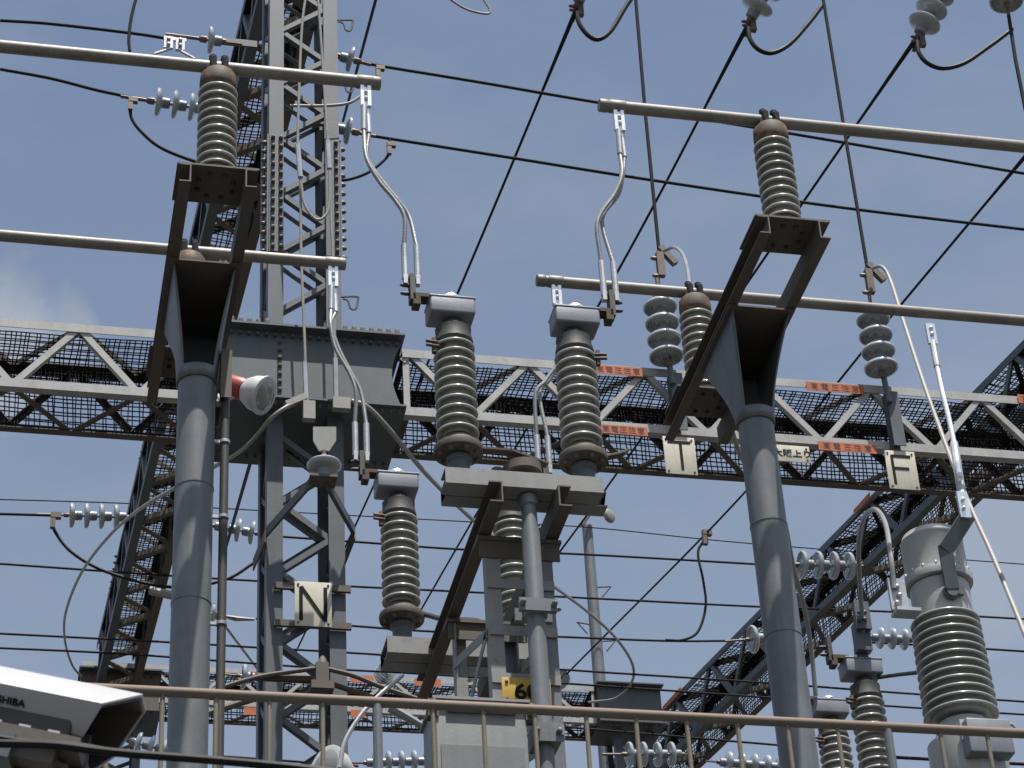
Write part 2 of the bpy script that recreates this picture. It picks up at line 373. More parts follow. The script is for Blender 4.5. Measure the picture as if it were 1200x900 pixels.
# small warning plates on the far girder chords
def warn(px, py, wpx, hpx, Y, label, chars, group):
    p = P(px, py, Y=Y); q = P(px + wpx, py + wpx * .085, Y=Y)
    wd = q.x - p.x; ht = hpx / (F / ((p - C).dot(FW))) / .82
    ctr = V(((p.x + q.x) / 2, Y, p.z))
    m = MB().box(ctr, (wd, .004, ht)); r = T('warning_plate', label, 'warning plate', ctr, group)
    m.build('plate', 'orange', r)
    if chars:
        for i, ch in enumerate(chars):
            text('lettering', ch, ht * .78, 'orink', r, ctr + V((wd * (-.36 + .18 * i), -.003, -ht * .03)), X1, Z1, .0008, 1.0, .0003)
Yf = fy - .012
for i, (px, py, wp) in enumerate(((284, 791, 21), (286, 833, 18), (411, 795, 27), (411, 836, 17), (486, 799, 31))):
    warn(px, py, wp, 8, Yf, ('small orange plate on the far girder, upper one left of the tower', 'small orange plate on the far girder, lower one left of the tower',
         'small orange plate on the far girder, upper one just right of the tower', 'small orange plate on the far girder, lower one just right of the tower',
         'small orange plate on the far girder, beside the switch stand')[i], None, 'orange warning plates')
Yn = YG - .012
for i, (px, py, wp) in enumerate(((695, 432, 59), (702, 502, 57), (945, 452, 67), (959, 522, 68), (1193, 467, 62))):
    warn(px, py, wp, 10, Yn, ('faded orange warning plate on the top chord right of the tall switch insulators', 'faded orange warning plate on the lower chord left of the T sign',
         'faded orange warning plate on the top chord right of the right post', 'faded orange warning plate on the lower chord left of the F sign',
         'orange warning plate cut off by the right frame edge')[i], '高電圧注意', 'orange warning plates')

# ------------------------------------------------------------------ N tower
TX0, TX1, TY0, TY1 = 1.845, 2.425, 15.5, 16.08
tw = T('lattice_tower', 'tall blue grey lattice tower bearing the N sign', 'lattice tower', (2.13, 15.79, 0))
for x, y, e1, e2 in ((TX0, TY0, X1, Y1), (TX1, TY0, -X1, Y1), (TX0, TY1, X1, -Y1), (TX1, TY1, -X1, -Y1)):
    MB().angle((x, y, 0), (x, y, 19.3), .12, .012, e1, e2).build('leg', 'tower', tw)
zl = [P(320, yy, Y=TY0).z for yy in (31, 97, 160, 221)]; pitch_t = (zl[0] - zl[3]) / 3
m = MB(); mk = MB()
z = zl[1]
while z > 3: z -= pitch_t
while z < 19.2:
    za, zb, zc = z, z + pitch_t / 2, z + pitch_t
    gap = 11.95 < zb < 12.95
    if not gap:
        m.angle((TX0 + .1, TY0 + .014, za), (TX1 - .1, TY0 + .014, zb), .055, .006, Z1, Y1)
        m.angle((TX1 - .1, TY0 + .022, zb), (TX0 + .1, TY0 + .022, zc), .055, .006, Z1, Y1)
    mk.angle((TX0 + .1, TY1 - .014, zb), (TX1 - .1, TY1 - .014, za), .055, .006, Z1, -Y1)
    mk.angle((TX1 - .1, TY1 - .022, zc), (TX0 + .1, TY1 - .022, zb), .055, .006, Z1, -Y1)
    for sx, xx in ((1, TX0), (-1, TX1)):
        mk.angle((xx + sx * .014, TY0 + .1, za), (xx + sx * .014, TY1 - .1, zb), .055, .006, Z1, X1 * sx)
        mk.angle((xx + sx * .022, TY1 - .1, zb), (xx + sx * .022, TY0 + .1, zc), .055, .006, Z1, X1 * sx)
    z += pitch_t
m.build('front_lacing', 'tower', tw); mk.build('inner_lacing', 'girder', tw)
m = MB()
zt, zb_ = P(400, 165, Y=TY0).z, P(400, 302, Y=TY0).z
for x, sg in ((TX0, -1), (TX1, 1)):
    m.box((x + sg * .008, TY0 + .06, (zt + zb_) / 2), (.014, .13, zt - zb_)); m.box((x - sg * .06, TY0 - .008, (zt + zb_) / 2), (.115, .014, zt - zb_))
spl_ = m.build('splice_plate', 'tower', tw)
m = MB(); n_ = 13
for i in range(n_):
    zz = zb_ + (zt - zb_) * (i + .5) / n_
    m.bolts([(TX1 + .015, TY0 + .06, zz)], X1, .02, .045); m.bolts([(TX0 - .015, TY0 + .06, zz)], -X1, .02, .045)
    m.bolts([(TX1 - .03, TY0 - .015, zz), (TX0 + .03, TY0 - .015, zz), (TX0 + .095, TY0 - .015, zz)], -Y1, .018, .03)
sub(m.build('bolt_row', 'clamp', tw), spl_)
# hooks (step irons) on the right leg
for px, py in ((397, 24), (394, 95), (400, 348)):
    p = P(px, py, Y=TY0); p.x = TX1; m = MB()
    m.tube(spline([p, p + V((.12, -.02, .0)), p + V((.13, -.02, -.03)), p + V((.11, -.02, -.12)), p + V((.07, -.02, -.12)), p + V((.05, -.02, -.05)), p + V((.01, -.02, -.03))], 6), .009, 6)
    m.build('step_iron', 'dark', tw)
# box joint where the girders meet the tower
jx0, jx1, jy, jz0, jz1 = 1.50, 2.885, 15.40, P(400, 478, Y=15.40).z, P(330, 389, Y=15.40).z
jt = T('girder_joint_box', 'blue grey riveted plate box joining the girders to the tower', 'joint box', ((jx0 + jx1) / 2, 15.8, jz0))
def webplate(x0, x1, z0, z1, y, th):
    hz = (z1 - z0); pts = [(x0, z0), (x1 - .005, z0)]
    for k in range(9):
        q = k / 8; pts.append((x1 - .005 - .085 * math.sin(math.pi * q * .9 + .15), z0 + hz * (.06 + .88 * q)))
    pts += [(x1 - .005, z1), (x0, z1)]
    return MB().prism(pts, (0, y, 0), (0, y + th, 0), X1, Z1)
webplate(jx0, jx1, jz0, jz1, jy, .014).build('web_plate', 'girder', jt)
webplate(jx0, jx1, jz0, jz1, 16.16, .014).build('rear_plate', 'girder', jt)
m = MB(); m.box(((jx0 + jx1) / 2, 15.79, jz1 + .009), (jx1 - jx0 + .02, .95, .018))
m.build('top_flange', 'girder', jt)
m = MB(); m.box(((jx0 + jx1) / 2, 15.79, jz0 - .012), (jx1 - jx0, .9, .02)); m.box(((jx0 + jx1) / 2, jy - .05, jz0 - .002), (jx1 - jx0, .1, .016)); m.build('bottom_flange', 'girder', jt)
m = MB()
for i in range(20):
    x = jx0 + .05 + (jx1 - jx0 - .1) * i / 19
    if not (1.86 < x < 2.42): m.bolts([(x, jy - .06, jz1 + .018)], Z1, .02, .055)
    m.bolts([(x, jy - .014, jz1 - .045)], -Y1, .014, .02); m.bolts([(x, jy - .05, jz0 + .006)], Z1, .013, .02); m.bolts([(x, jy - .05, jz0 - .022), (x, 16.1, jz0 - .022)], -Z1, .013, .03)
for i in range(8): m.bolts([(1.925, jy, jz0 + .05 + i * (jz1 - jz0 - .15) / 7)], -Y1, .018, .025)
m.build('bolt_row', 'dark', jt)

# hanging copper bars and the fittings on the tower's face
def hang(pts, r, m, Y): return MB().tube(spline([P(x, y, Y=Y) for x, y in pts], 6), r, 8)
def sleeve(mb, px0, py0, px1, py1, Y, r): mb.tube([P(px0, py0, Y=Y), P(px1, py1, Y=Y)], r, 8)
for lab, pts, slv in (('vertical down lead bar on the tower face, plain left one with a rusty patch', [(361, -20), (354, 30), (350, 120), (349, 180), (352, 215), (353, 300), (357, 400), (359, 470)], [(349, 170, 352, 208, .022), (357, 425, 359, 472, .020)]),
                      ('vertical down lead bar on the tower face, right one hanging from the frame top', [(371, -20), (375, 30), (381, 120), (384, 165), (386, 200), (388, 260), (390, 300), (392, 380), (394, 470)], [(384, 165, 386, 198, .022), (393, 420, 394, 470, .020)])):
    r = T('down_lead', lab, 'down lead', P(pts[-1][0], pts[-1][1], Y=15.2), 'down leads on the tower')
    hang(pts, .011, None, 15.2).build('bar', 'cable', r)
    for a in slv: q = MB(); sleeve(q, *a[:4], 15.2, a[4]); q.build('sleeve', 'alu', r)
r = tag(hang([(353, 215), (357, 240), (370, 257), (382, 252), (386, 235), (386, 200)], .011, None, 15.17).build('loop_conductor', 'cable'), 'small grey U shaped conductor loop between the two down lead bars', 'conductor')
# V bracket with one disc insulator on top, below the joint box
vb = T('insulator_bracket', 'dark V shaped angle bracket sticking out from the tower below the joint box', 'bracket', P(380, 565, Y=14.95))
top = P(378, 566, Y=14.95); la = P(311, 628, Y=15.45); ra = P(416, 625, Y=15.45); lb = P(297, 662, Y=15.9); rb = P(399, 668, Y=15.9)
MB().angle(top + V((-.07, 0, 0)), la, .07, .008, V((0, 0, 1)), V((0, 1, 0))).build('arm', 'girder', vb)
MB().angle(top + V((.03, 0, 0)), ra, .07, .008, V((0, 0, 1)), V((0, 1, 0))).build('arm', 'girder', vb)
MB().flat(la, lb, .1, .01, X1).build('strut', 'dark', vb); MB().flat(ra, rb, .1, .01, X1).build('strut', 'dark', vb)
MB().box(top + V((-.0, 0, .02)), (.2, .16, .02)).build('seat_plate', 'dark', vb)

# ------------------------------------------------------------------ insulator strings
def disc_mesh():
    m = MB()
    m.lathe([(.022, -.075), (.03, -.05), (.045, -.045), (.047, -.012), (.06, -.006), (.10, .002), (.119, .012), (.127, .024), (.128, .036), (.122, .045), (.112, .045), (.104, .030), (.094, .044), (.084, .030), (.074, .043), (.062, .028), (.052, .04), (.03, .03), (.018, .032), (.014, .075)], (0, 0, 0), V((0, 0, 1)), 24)
    return m
_dm = disc_mesh().build('disc', 'disc'); DISC = _dm.data; bpy.data.objects.remove(_dm)
_cm = MB().lathe([(.03, -.078), (.046, -.07), (.049, -.018), (.03, -.012)], (0, 0, 0), Z1, 14).build('cap', 'box'); CAPM = _cm.data; bpy.data.objects.remove(_cm)
def string(label, p, dirv, n, group='disc insulator strings', pitch=.146, clamp=True, cat='insulator string', lead=.25, k=1.0, tail=.16, flip=False):
    """n discs from p along dirv; skirts open towards +dirv; clamp at the far end"""
    dirv = V(dirv).normalized(); p = V(p); r = T('insulator_string', label, cat, p, group)
    q = V((0, 0, 1)).rotation_difference(-dirv if flip else dirv)
    for i in range(n):
        for nm, dm in (('disc', DISC), ('cap', CAPM)):
            o = bpy.data.objects.new(nm, dm); COL.objects.link(o); WL[o.name] = p
            if nm == 'cap': o.parent = hold; continue
            o.parent = hold = r; hold = o; o.rotation_mode = 'QUATERNION'; o.rotation_quaternion = q
            o.location = dirv * (.09 + i * pitch) * k; o.scale = (k, k, k); WL[o.name] = p
    e = p + dirv * (.09 + (n - 1) * pitch + .06) * k
    m = MB().tube([e, e + dirv * lead], .016, 8); m.lathe([(.03, 0), (.03, .05), (.015, .07)], e, dirv, 8)
    m.build('end_fitting', 'clamp', r)
    m = MB().tube([p - dirv * tail, p + dirv * .03], .014, 6); m.lathe([(.028, 0), (.028, .04)], p - dirv * .02, dirv, 8); m.build('anchor_link', 'clamp', r)
    return e + dirv * lead
def wire(label, pts, r=.013, m='wire', sag=0, group='overhead wires', name='overhead_wire', cat='wire', sm=True, n=8):
    pts = [V(p) for p in pts]
    path = sagged(pts[0], pts[1], sag) if len(pts) == 2 and sag else (spline(pts, 8) if sm else pts)
    o = MB().tube(path, r, n).build(name, m); return tag(o, label, cat, group)
def wlist(px, Y): return [P(x, y, Y=Y) for x, y in px]

# single disc standing on the V bracket, plate above
p = P(380, 562, Y=14.95)
string('single disc insulator standing on the V bracket below the joint box', p, Z1 * -1 + V((0, 0, 2)), 1, None, cat='insulator', lead=.1, tail=.02)
r = T('terminal_plate', 'pale plate hanging above the single disc insulator', 'terminal plate', P(380, 515, Y=15.0))
a_, b_ = P(367, 500, Y=15.0), P(394, 500, Y=15.0); c_, d_ = P(386, 528, Y=15.0), P(374, 528, Y=15.0); e_ = P(367, 516, Y=15.0); f_ = P(394, 516, Y=15.0)
MB().prism([(q.x, q.z) for q in (a_, b_, f_, c_, d_, e_)], (0, 15.0, 0), (0, 15.02, 0), X1, Z1).build('plate', 'stand', r)
MB().box(P(362, 482, Y=15.1), (.09, .06, .16)).build('left_clamp', 'cable', r); MB().box(P(400, 474, Y=15.1), (.13, .06, .10)).build('right_clamp', 'cable', r)
m = MB().box(P(347, 470, Y=15.1), (.17, .05, .05), (V((.85, 0, .5)), Y1, V((-.5, 0, .85)))); m.build('left_lug', 'cable', r)

# strain strings on the tower (X direction wires)
def xstring(label, px_start, px_end, Y, n, k=1.0, lead=.25):
    a, b = P(*px_start, Y=Y), P(*px_end, Y=Y); return string(label, a, b - a, n, k=k, lead=lead)
# left upper
e = xstring('single disc strain insulator left of the tower top, on a flat bar', (262, 49), (215, 43), 15.7, 1, .95, .35)
wire('upper dark wire leaving to the left from the single disc by the tower', wlist([(0, 24), (60, 28), (155, 39), (195, 45)], 15.7), .014)
q = P(205, 51, Y=15.68)
m = MB().box(q + V((-.055, 0, .0)), (.075, .03, .13)); m.box(q + V((.045, .004, -.005)), (.075, .03, .13)); m.box(q + V((0, .01, .055)), (.19, .02, .035))
for dx in (-.055, .045):
    for dz in (-.03, .03): m.bolts([q + V((dx, -.015, dz))], -Y1, .017, .02)
m.tube([q + V((-.17, 0, -.14)), q + V((-.03, 0, -.06))], .014, 6); m.tube([q + V((.02, 0, -.06)), q + V((.17, 0, -.15))], .014, 6)
tag(m.build('bolted_clamp', 'alu'), 'pale bolted clamp on the upper wire just above the left bus tube', 'clamp')
wire('dark vertical wire curving up to the frame top above the left bus tube', wlist([(162, -12), (154, 20), (151, 45), (152, 60)], 15.6), .014)
m = MB().box(P(278, 50, Y=15.75), (.34, .02, .07)); tag(m.build('anchor_bar', 'tower'), 'flat blue grey anchor bar between the single disc and the tower', 'anchor bar')
e = xstring('three disc strain insulator string behind the left post insulator', (240, 128), (188, 120), 15.7, 3, .95, .28)
wire('lower dark wire leaving to the left from the three disc string', wlist([(0, 81), (60, 92), (115, 106), (168, 117)], 15.7), .014)
wire('dark jumper curving from the lower left wire down behind the left post platform', wlist([(153, 114), (154, 138), (168, 157), (190, 174), (228, 189), (260, 196)], 15.7), .014, group='jumper loops', name='jumper_wire')
# right side
e = xstring('single disc strain insulator on the right of the tower, upper one', (397, 66), (412, 70), 15.7, 1, .9, .15)
wire('wire running right from the tower and passing behind the upper right bus tube', wlist([(425, 73), (450, 78), (560, 96), (700, 120), (900, 152), (1210, 205)], 15.7), .014)
e = xstring('single disc strain insulator on the right of the tower, lower one', (393, 150), (412, 154), 15.7, 1, .95, .2)
wire('wire running right from the tower and crossing the gap between the bus tube ends', wlist([(430, 158), (460, 163), (600, 185), (770, 212), (985, 243), (1210, 270)], 15.7), .014)
wire('short dark jumper hanging right of the tower near the left bus tube end', wlist([(457, 163), (456, 178), (450, 188), (430, 203), (405, 211), (392, 208)], 15.7), .013, group='jumper loops', name='jumper_wire')
wire('pale jumper curving from the tower to the upper left tube end', wlist([(340, 124), (380, 124), (408, 121), (424, 112)], 15.4), .013, 'cable', group='jumper loops', name='jumper_wire')
wire('dark wire crossing steeply behind the left bus tube end', [P(443, -10, Y=17.5), P(402, 142, Y=22)], .016)

# overhead wires running away to the far girder
zf = 19.0
def away(label, px0, px1, Y0, px2=None, r=.0135, sag=.0, Y1=fy - .5):
    a = P(*px0, Y=Y0); b = P(*px1, Y=Y1); pts = [a]
    if px2:
        for (x, y, Yq) in px2: pts.append(P(x, y, Y=Yq))
    pts.append(b); path = spline(pts, 24); L0 = path[0]; rad = [r * 1.0 if (p - L0).length > 1.0 else r * (1.75 - .75 * (p - L0).length) for p in path]
    return tag(MB().tube(path, rad, 8).build('overhead_wire', 'wire'), label, 'wire', 'overhead wires')
YT = 15.5
away('steep dark wire from the frame top down past the left switch insulator head', (675, 12), (345, 768), YT + .6, [(540, 335, 19.5), (437, 571, 26)])
away('steep dark wire passing between the twin leads and the right post insulators', (875, 32), (457, 778), YT + .6, [(720, 325, 19.5), (548, 620, 27.5)])
away('slanting dark wire crossing the upper right bus tube to pass behind the right post', (1073, 46), (557, 778), YT + .6, [(870, 340, 19.5), (702, 584, 26)])
away('slanting dark wire from the right frame edge down to the far girder', (1215, 167), (664, 790), YT + 1.0, [(1055, 358, 19.5), (870, 580, 25.5)])
for lab, cx, cy, tx, ty in (('far disc insulator facing the camera under the rear beam', 447, 795, 463, 770), ('far disc insulator facing the camera between the stand legs', 547, 791, 556, 776), ('far disc insulator facing the camera right of the switch stand', 652, 799, 664, 787)):
    a = P(cx, cy, Y=fy - .1); b = P(tx, ty, Y=fy - .9); string(lab, a, b - a, 2, 'far strain insulators', k=1.2, lead=.4)
# strain clamps and strings at the top of the frame
for lab, a, b, n in (('pale disc insulator string cut by the frame top, above the twin leads', (690, -32), (676, 6), 3), ('two disc insulator string end at the frame top above the upper right tube', (900, -14), (878, 24), 3), ('pale disc insulator string at the frame top with three discs showing', (1108, -22), (1076, 42), 4)):
    pa = P(*a, Y=YT + .45); pb = P(*b, Y=YT + .6); q = (pb - pa).normalized(); pa = pb - q * ((.15 + .146 * (n - 1)) * 1.25 + .05)
    string(lab, pa, q, n, 'strings at the frame top', lead=.1, k=1.25, flip=True)
    m = MB().tube([pb - q * .02, pb + V((-.02, .12, -.10))], [.03, .018], 8); m.box(pb + V((.03, 0, -.05)), (.05, .05, .16)); m.bolts([pb + V((-.03, 0, -.02)), pb + V((-.03, 0, -.07))], -X1, .016, .05)
    tag(m.build('strain_clamp', 'clamp'), 'rusty strain clamp ' + {690: 'above the twin leads at the frame top', 900: 'below the two disc string at the frame top', 1108: 'below the three disc string at the frame top'}[a[0]], 'clamp', 'strain clamps')
for lab, pts in (('black jumper loop hanging from the frame top, first one right of the tower', [(676, 14), (679, 28), (690, 42), (702, 46), (716, 36), (732, 10), (744, -8)]), ('black jumper loop hanging at the frame top left of the vertical wire', [(877, 32), (879, 46), (889, 58), (905, 62), (925, 52), (947, 28), (964, 6)]),
                 ('black jumper loop hanging below the pale disc string near the right edge', [(1075, 48), (1077, 62), (1087, 74), (1105, 80), (1130, 74), (1157, 56), (1176, 42), (1186, 34)])):
    wire(lab, wlist(pts, YT + .42), .022, 'black', group='jumper loops', name='jumper_wire')
wire('thin pale loop of wire dipping into view at the frame top', wlist([(520, -6), (545, 10), (568, 16), (574, 12), (562, -8)], 16), .011, 'cable', group='jumper loops', name='jumper_wire')

# standing strings on the near girder and their vertical wires
def standing(lab, wl, px, top_px, base_px, wire_top, bracket_px):
    Yq = YG - .12
    b = P(*base_px, Y=Yq); t = P(*top_px, Y=Yq); dr = t - b
    string(lab, t + (t - b).normalized() * .02, (b - t), 4, 'standing strings on the girder', k=1.1, lead=.06)
    ct = P(*wire_top, Y=Yq)
    m = MB().tube([ct, t + V((0, 0, .03))], .014, 8); m.box(ct + V((0, 0, -.16)), (.06, .05, .24)); m.bolts([ct + V((-.03, 0, -.1)), ct + V((-.03, 0, -.28))], -X1, .018, .05)
    m.box(ct + V((.07, 0, -.06)), (.05, .05, .2), (V((.8, 0, .6)), Y1, V((-.6, 0, .8))))
    tag(m.build('strain_clamp', 'clamp'), 'rusty clamp above ' + wl, 'clamp', 'strain clamps')
    return ct
ct = standing('four disc insulator string standing on the girder left of the right post', 'the four discs left of the right post', 775, (772, 347), (781, 418), (772, 292), None)
wire('vertical dark wire down to the discs left of the right post', [P(744, -12, Y=YG - .12), P(756, 130, Y=YG - .12), ct], .016, sm=False)
ct2 = standing('four disc insulator string standing on the girder right of the right post', 'the four discs right of the right post', 1028, (1021, 362), (1034, 440), (1016, 312), None)
wire('vertical dark wire down to the discs right of the right post', [P(963, -12, Y=YG - .12), P(994, 180, Y=YG - .12), ct2], .016, sm=False)
Yq = YG - .12
string('disc insulator at the top right corner of the frame', P(1172, -46, Y=Yq), P(1184, 30, Y=Yq) - P(1174, -34, Y=Yq), 3, 'strings at the frame top', k=1.25)
wire('vertical dark wire leaving through the right frame edge', [P(1182, 18, Y=Yq), P(1190, 70, Y=Yq), P(1206, 150, Y=Yq)], .018, sm=False)
wire('pale bent conductor from the clamp to the rusty insulator cap left of the right post', [P(778, 294, Y=YG - .3), P(790, 290, Y=15), P(800, 298, Y=14), P(806, 318, Y=12.9), P(808, 338, Y=12.2)], .014, 'cond', group='flexible leads', name='conductor', cat='conductor')
# stub angles carrying those strings and the vertical posts on the girder front
for lab, a, b in (('short upright angle holding the discs left of the right post on the girder', (783, 418), (792, 505)), ('short upright angle holding the discs right of the right post on the girder', (1035, 440), (1054, 535))):
    p0, p1 = P(*a, Y=YG - .1), P(*b, Y=YG - .1); p1 = V((p0.x + .02, p0.y, gb - .02))
    rr = T('bracket_post', lab, 'bracket', p1, 'upright angles on the girder')
    MB().angle(p1 + V((-.02, 0, 0)), V((p0.x + .0, p0.y, p0.z - .15)), .10, .01, X1, Y1).build('angle', 'tower', rr)
    MB().tube([p0 + V((0, 0, .02)), V((p0.x + .005, p0.y - .02, p0.z - .28))], .025, 8).build('pin', 'tower', rr)

for lab, pa, pb in (('rusty orange plate on the upper chord of the right deep girder, below the near girder', (1022, 580), (1003, 601)), ('rusty orange plate on the lower chord of the right deep girder, beside the arched conductor', (1044, 638), (1018, 664)), ('rusty orange plate at the far end of the right deep girder', (800, 808), (779, 831))):
    zq = ZH + (.0 if pa[1] == 638 else .92 - .09); a_ = P(pa[0], pa[1], Z=zq + .045); b_ = P(pb[0], pb[1], Z=zq + .045); rr = T('warning_plate', lab, 'warning plate', a_, 'rusty plates on the deep girder')
    nn = V((-(b_ - a_).y, (b_ - a_).x, 0)).normalized(); nn = nn if nn.x < 0 else -nn
    MB().flat(a_ + nn * .03, b_ + nn * .03, .085, .006, nn).build('plate', 'orange', rr)
# signs
def sign(name, label, px, wpx, hpx, Y, letter=None, lsize=.2, group='lettered signs', frame=None, body='sign', inkm='ink', sx=1.0, bold=0):
    c_ = P(*px, Y=Y); sc = F / (c_ - C).dot(FW); wd = wpx / sc / .985; ht = hpx / sc / (FW.y * .985)
    r = T(name, label, 'sign', c_, group)
    MB().box(c_, (wd, .005, ht)).build('board', body, r, bevel=.0015)
    MB().bolts([c_ + V((sx_ * (wd / 2 - .025), -.003, sz_ * (ht / 2 - .025))) for sx_ in (-1, 1) for sz_ in (-1, 1)], -Y1, .009, .008).build('screws', 'dark', r)
    return r, c_, wd, ht
r, c_, wd, ht = sign('letter_sign', 'cream square sign with a black letter N, on the lattice tower', (367, 708), 43, 47, TY0 - .06)
lw_ = .026
def stroke(mb, c0, x0, z0, x1, z1, wd_, y):
    a = V((c0.x + x0, y, c0.z + z0)); b = V((c0.x + x1, y, c0.z + z1)); mb.flat(a, b, wd_, .003, Y1)
m = MB(); y = c_.y - .005; hw, hh = wd * .33, ht * .38
stroke(m, c_, -hw, -hh, -hw, hh, lw_, y); stroke(m, c_, hw, -hh, hw, hh, lw_, y - .0005); stroke(m, c_, -hw, hh, hw, -hh, lw_, y - .001); m.build('letter', 'ink', r)
MB().box(c_ + V((0, .03, ht * .42)), (.56, .03, .05)).build('mounting_bar', 'dark', r); MB().box(c_ + V((0, .03, -ht * .42)), (.56, .03, .05)).build('mounting_bar', 'dark', r)
r, c_, wd, ht = sign('letter_sign', 'cream square sign with a black letter T, hung below the girder', (797, 534), 38, 41, YG - .07)
m = MB(); y = c_.y - .005; stroke(m, c_, -wd * .36, ht * .36, wd * .36, ht * .36, .022, y); stroke(m, c_, 0.01, ht * .36, .01, -ht * .38, .022, y - .0006); m.build('letter', 'ink', r)
MB().flat(c_ + V((0, .02, ht * .4)), c_ + V((0, .02, ht * .75)), .05, .02, Y1).build('hanger', 'dark', r)
r, c_, wd, ht = sign('letter_sign', 'cream square sign with a black letter F, hung below the girder', (1057, 551), 37, 42, YG - .07)
m = MB(); y = c_.y - .005; stroke(m, c_, -wd * .28, ht * .37, -wd * .28, -ht * .38, .022, y); stroke(m, c_, -wd * .28, ht * .36, wd * .34, ht * .36, .022, y - .0006); stroke(m, c_, -wd * .28, ht * .04, wd * .24, ht * .04, .022, y - .0006); m.build('letter', 'ink', r)
MB().flat(c_ + V((0, .02, ht * .4)), c_ + V((0, .02, ht * .75)), .05, .02, Y1).build('hanger', 'dark', r)
r, c_, wd, ht = sign('route_sign', 'long cream sign with Japanese characters beside the right post', (917, 531), 66, 18, YG - .03)
text('lettering', '新大阪上り', .072, 'ink', r, c_ + V((.04, -.005, -.002)), X1, Z1, .001, 1.12, .0012)

# ------------------------------------------------------------------ post insulators and bus tubes
def sheds(mb, z0, n, pitch, ro, ri, x=0, y=0, taper=0, nseg=36):
    prof = []
    for i in range(n):
        z = z0 + i * pitch; R = ro + taper * (n - 1 - i) / max(1, n - 1); c = ri + taper * (n - 1 - i) / max(1, n - 1); k = pitch / .06
        prof += [(c, z - .024 * k), (c + .001, z + .004 * k), (c + .012, z + .002 * k), (R - .014, z - .007 * k), (R - .006, z - .010 * k), (R - .001, z - .007 * k), (R, z - .001 * k), (R - .002, z + .005 * k), (R - .007, z + .009 * k), (R - .018, z + .013 * k), (c + .012, z + .025 * k), (c, z + .031 * k)]
    mb.lathe(prof, (x, y, 0), Z1, nseg); return mb
ZP = 10.15; ZT = 11.0; YA, YB = 10.44, 12.14; XA, XB = .955, 4.185
def bus_insulator(label, loc):
    r = T('post_insulator', label, 'insulator', loc, 'bus tube insulators')
    x, y, z = loc
    m = MB(); sheds(m, z + .085, 10, .0612, .111, .076, x, y); m.build('porcelain', 'porc', r, sharp=75)
    MB().lathe([(.098, .0), (.10, .03), (.092, .068), (.08, .08)], (x, y, z), Z1, 30).build('foot', 'porcstain', r)
    MB().lathe([(.088, .655), (.098, .67), (.104, .70), (.100, .765), (.086, .785), (.04, .79)], (x, y, z), Z1, 30).build('cap', 'rcap', r)
    m = MB().box((x, y, z + .800), (.15, .10, .03))
    for sx in (-1, 1):
        m.tube([(x + sx * .033, y - .052, z + .79), (x + sx * .033, y - .052, z + .86), (x + sx * .033, y - .03, z + .882), (x + sx * .033, y + .03, z + .882), (x + sx * .033, y + .052, z + .86), (x + sx * .033, y + .052, z + .79)], .019, 8)
        m.lathe([(.022, 0), (.022, .028), (.014, .036)], (x + sx * .033, y - .01, z + .882), Z1, 10)
    m.build('tube_clamp', 'wire', r)
    return r
zi = ZP + .012
b0 = bus_insulator('grey ribbed post insulator on the near end of the left post platform', (XA, YA, zi))
dup(b0, (XA, YB, zi), 'post insulator mostly hidden behind the left post head, rusty cap showing')
dup(b0, (XB, YA, zi), 'grey ribbed post insulator on the near end of the right post platform')
dup(b0, (XB, YB, zi), 'post insulator with rusty cap on the far end of the right post frame')
def bus(label, x0, x1, y, cx):
    r = T('bus_tube', label, 'bus tube', ((x0 + x1) / 2, y, ZT + .02), 'bus tubes')
    MB().tube([(x0, y, ZT), (x1, y, ZT)], .037, 18).build('tube', 'tube', r, sharp=60)
    ce = x1 if x1 < 3 else x0; s = -1 if x1 < 3 else 1
    m = MB().lathe([(.0375, 0), (.040, .004), (.040, .05), (.0375, .055)], (ce - s * .004, y, ZT), X1 * s, 18); m.lathe([(.039, 0), (.041, .003), (.041, .09), (.039, .095)], (cx - .05, y, ZT), X1, 18)
    m.build('end_cap', 'tube', r); return r
bus('grey bus tube at the upper left, its end above the gap', -2.5, 1.872, YA, P(428, 100, Y=YA).x)
bus('grey bus tube on the left passing behind the left post frame', -2.5, 1.925, YB, P(390, 312, Y=YB).x)
bus('grey bus tube at the upper right on the near insulator', 3.162, 9.0, YA, P(724, 130, Y=YA).x)
bus('grey bus tube on the right passing behind the right post frame', 3.157, 9.0, YB, P(652, 340, Y=YB).x)

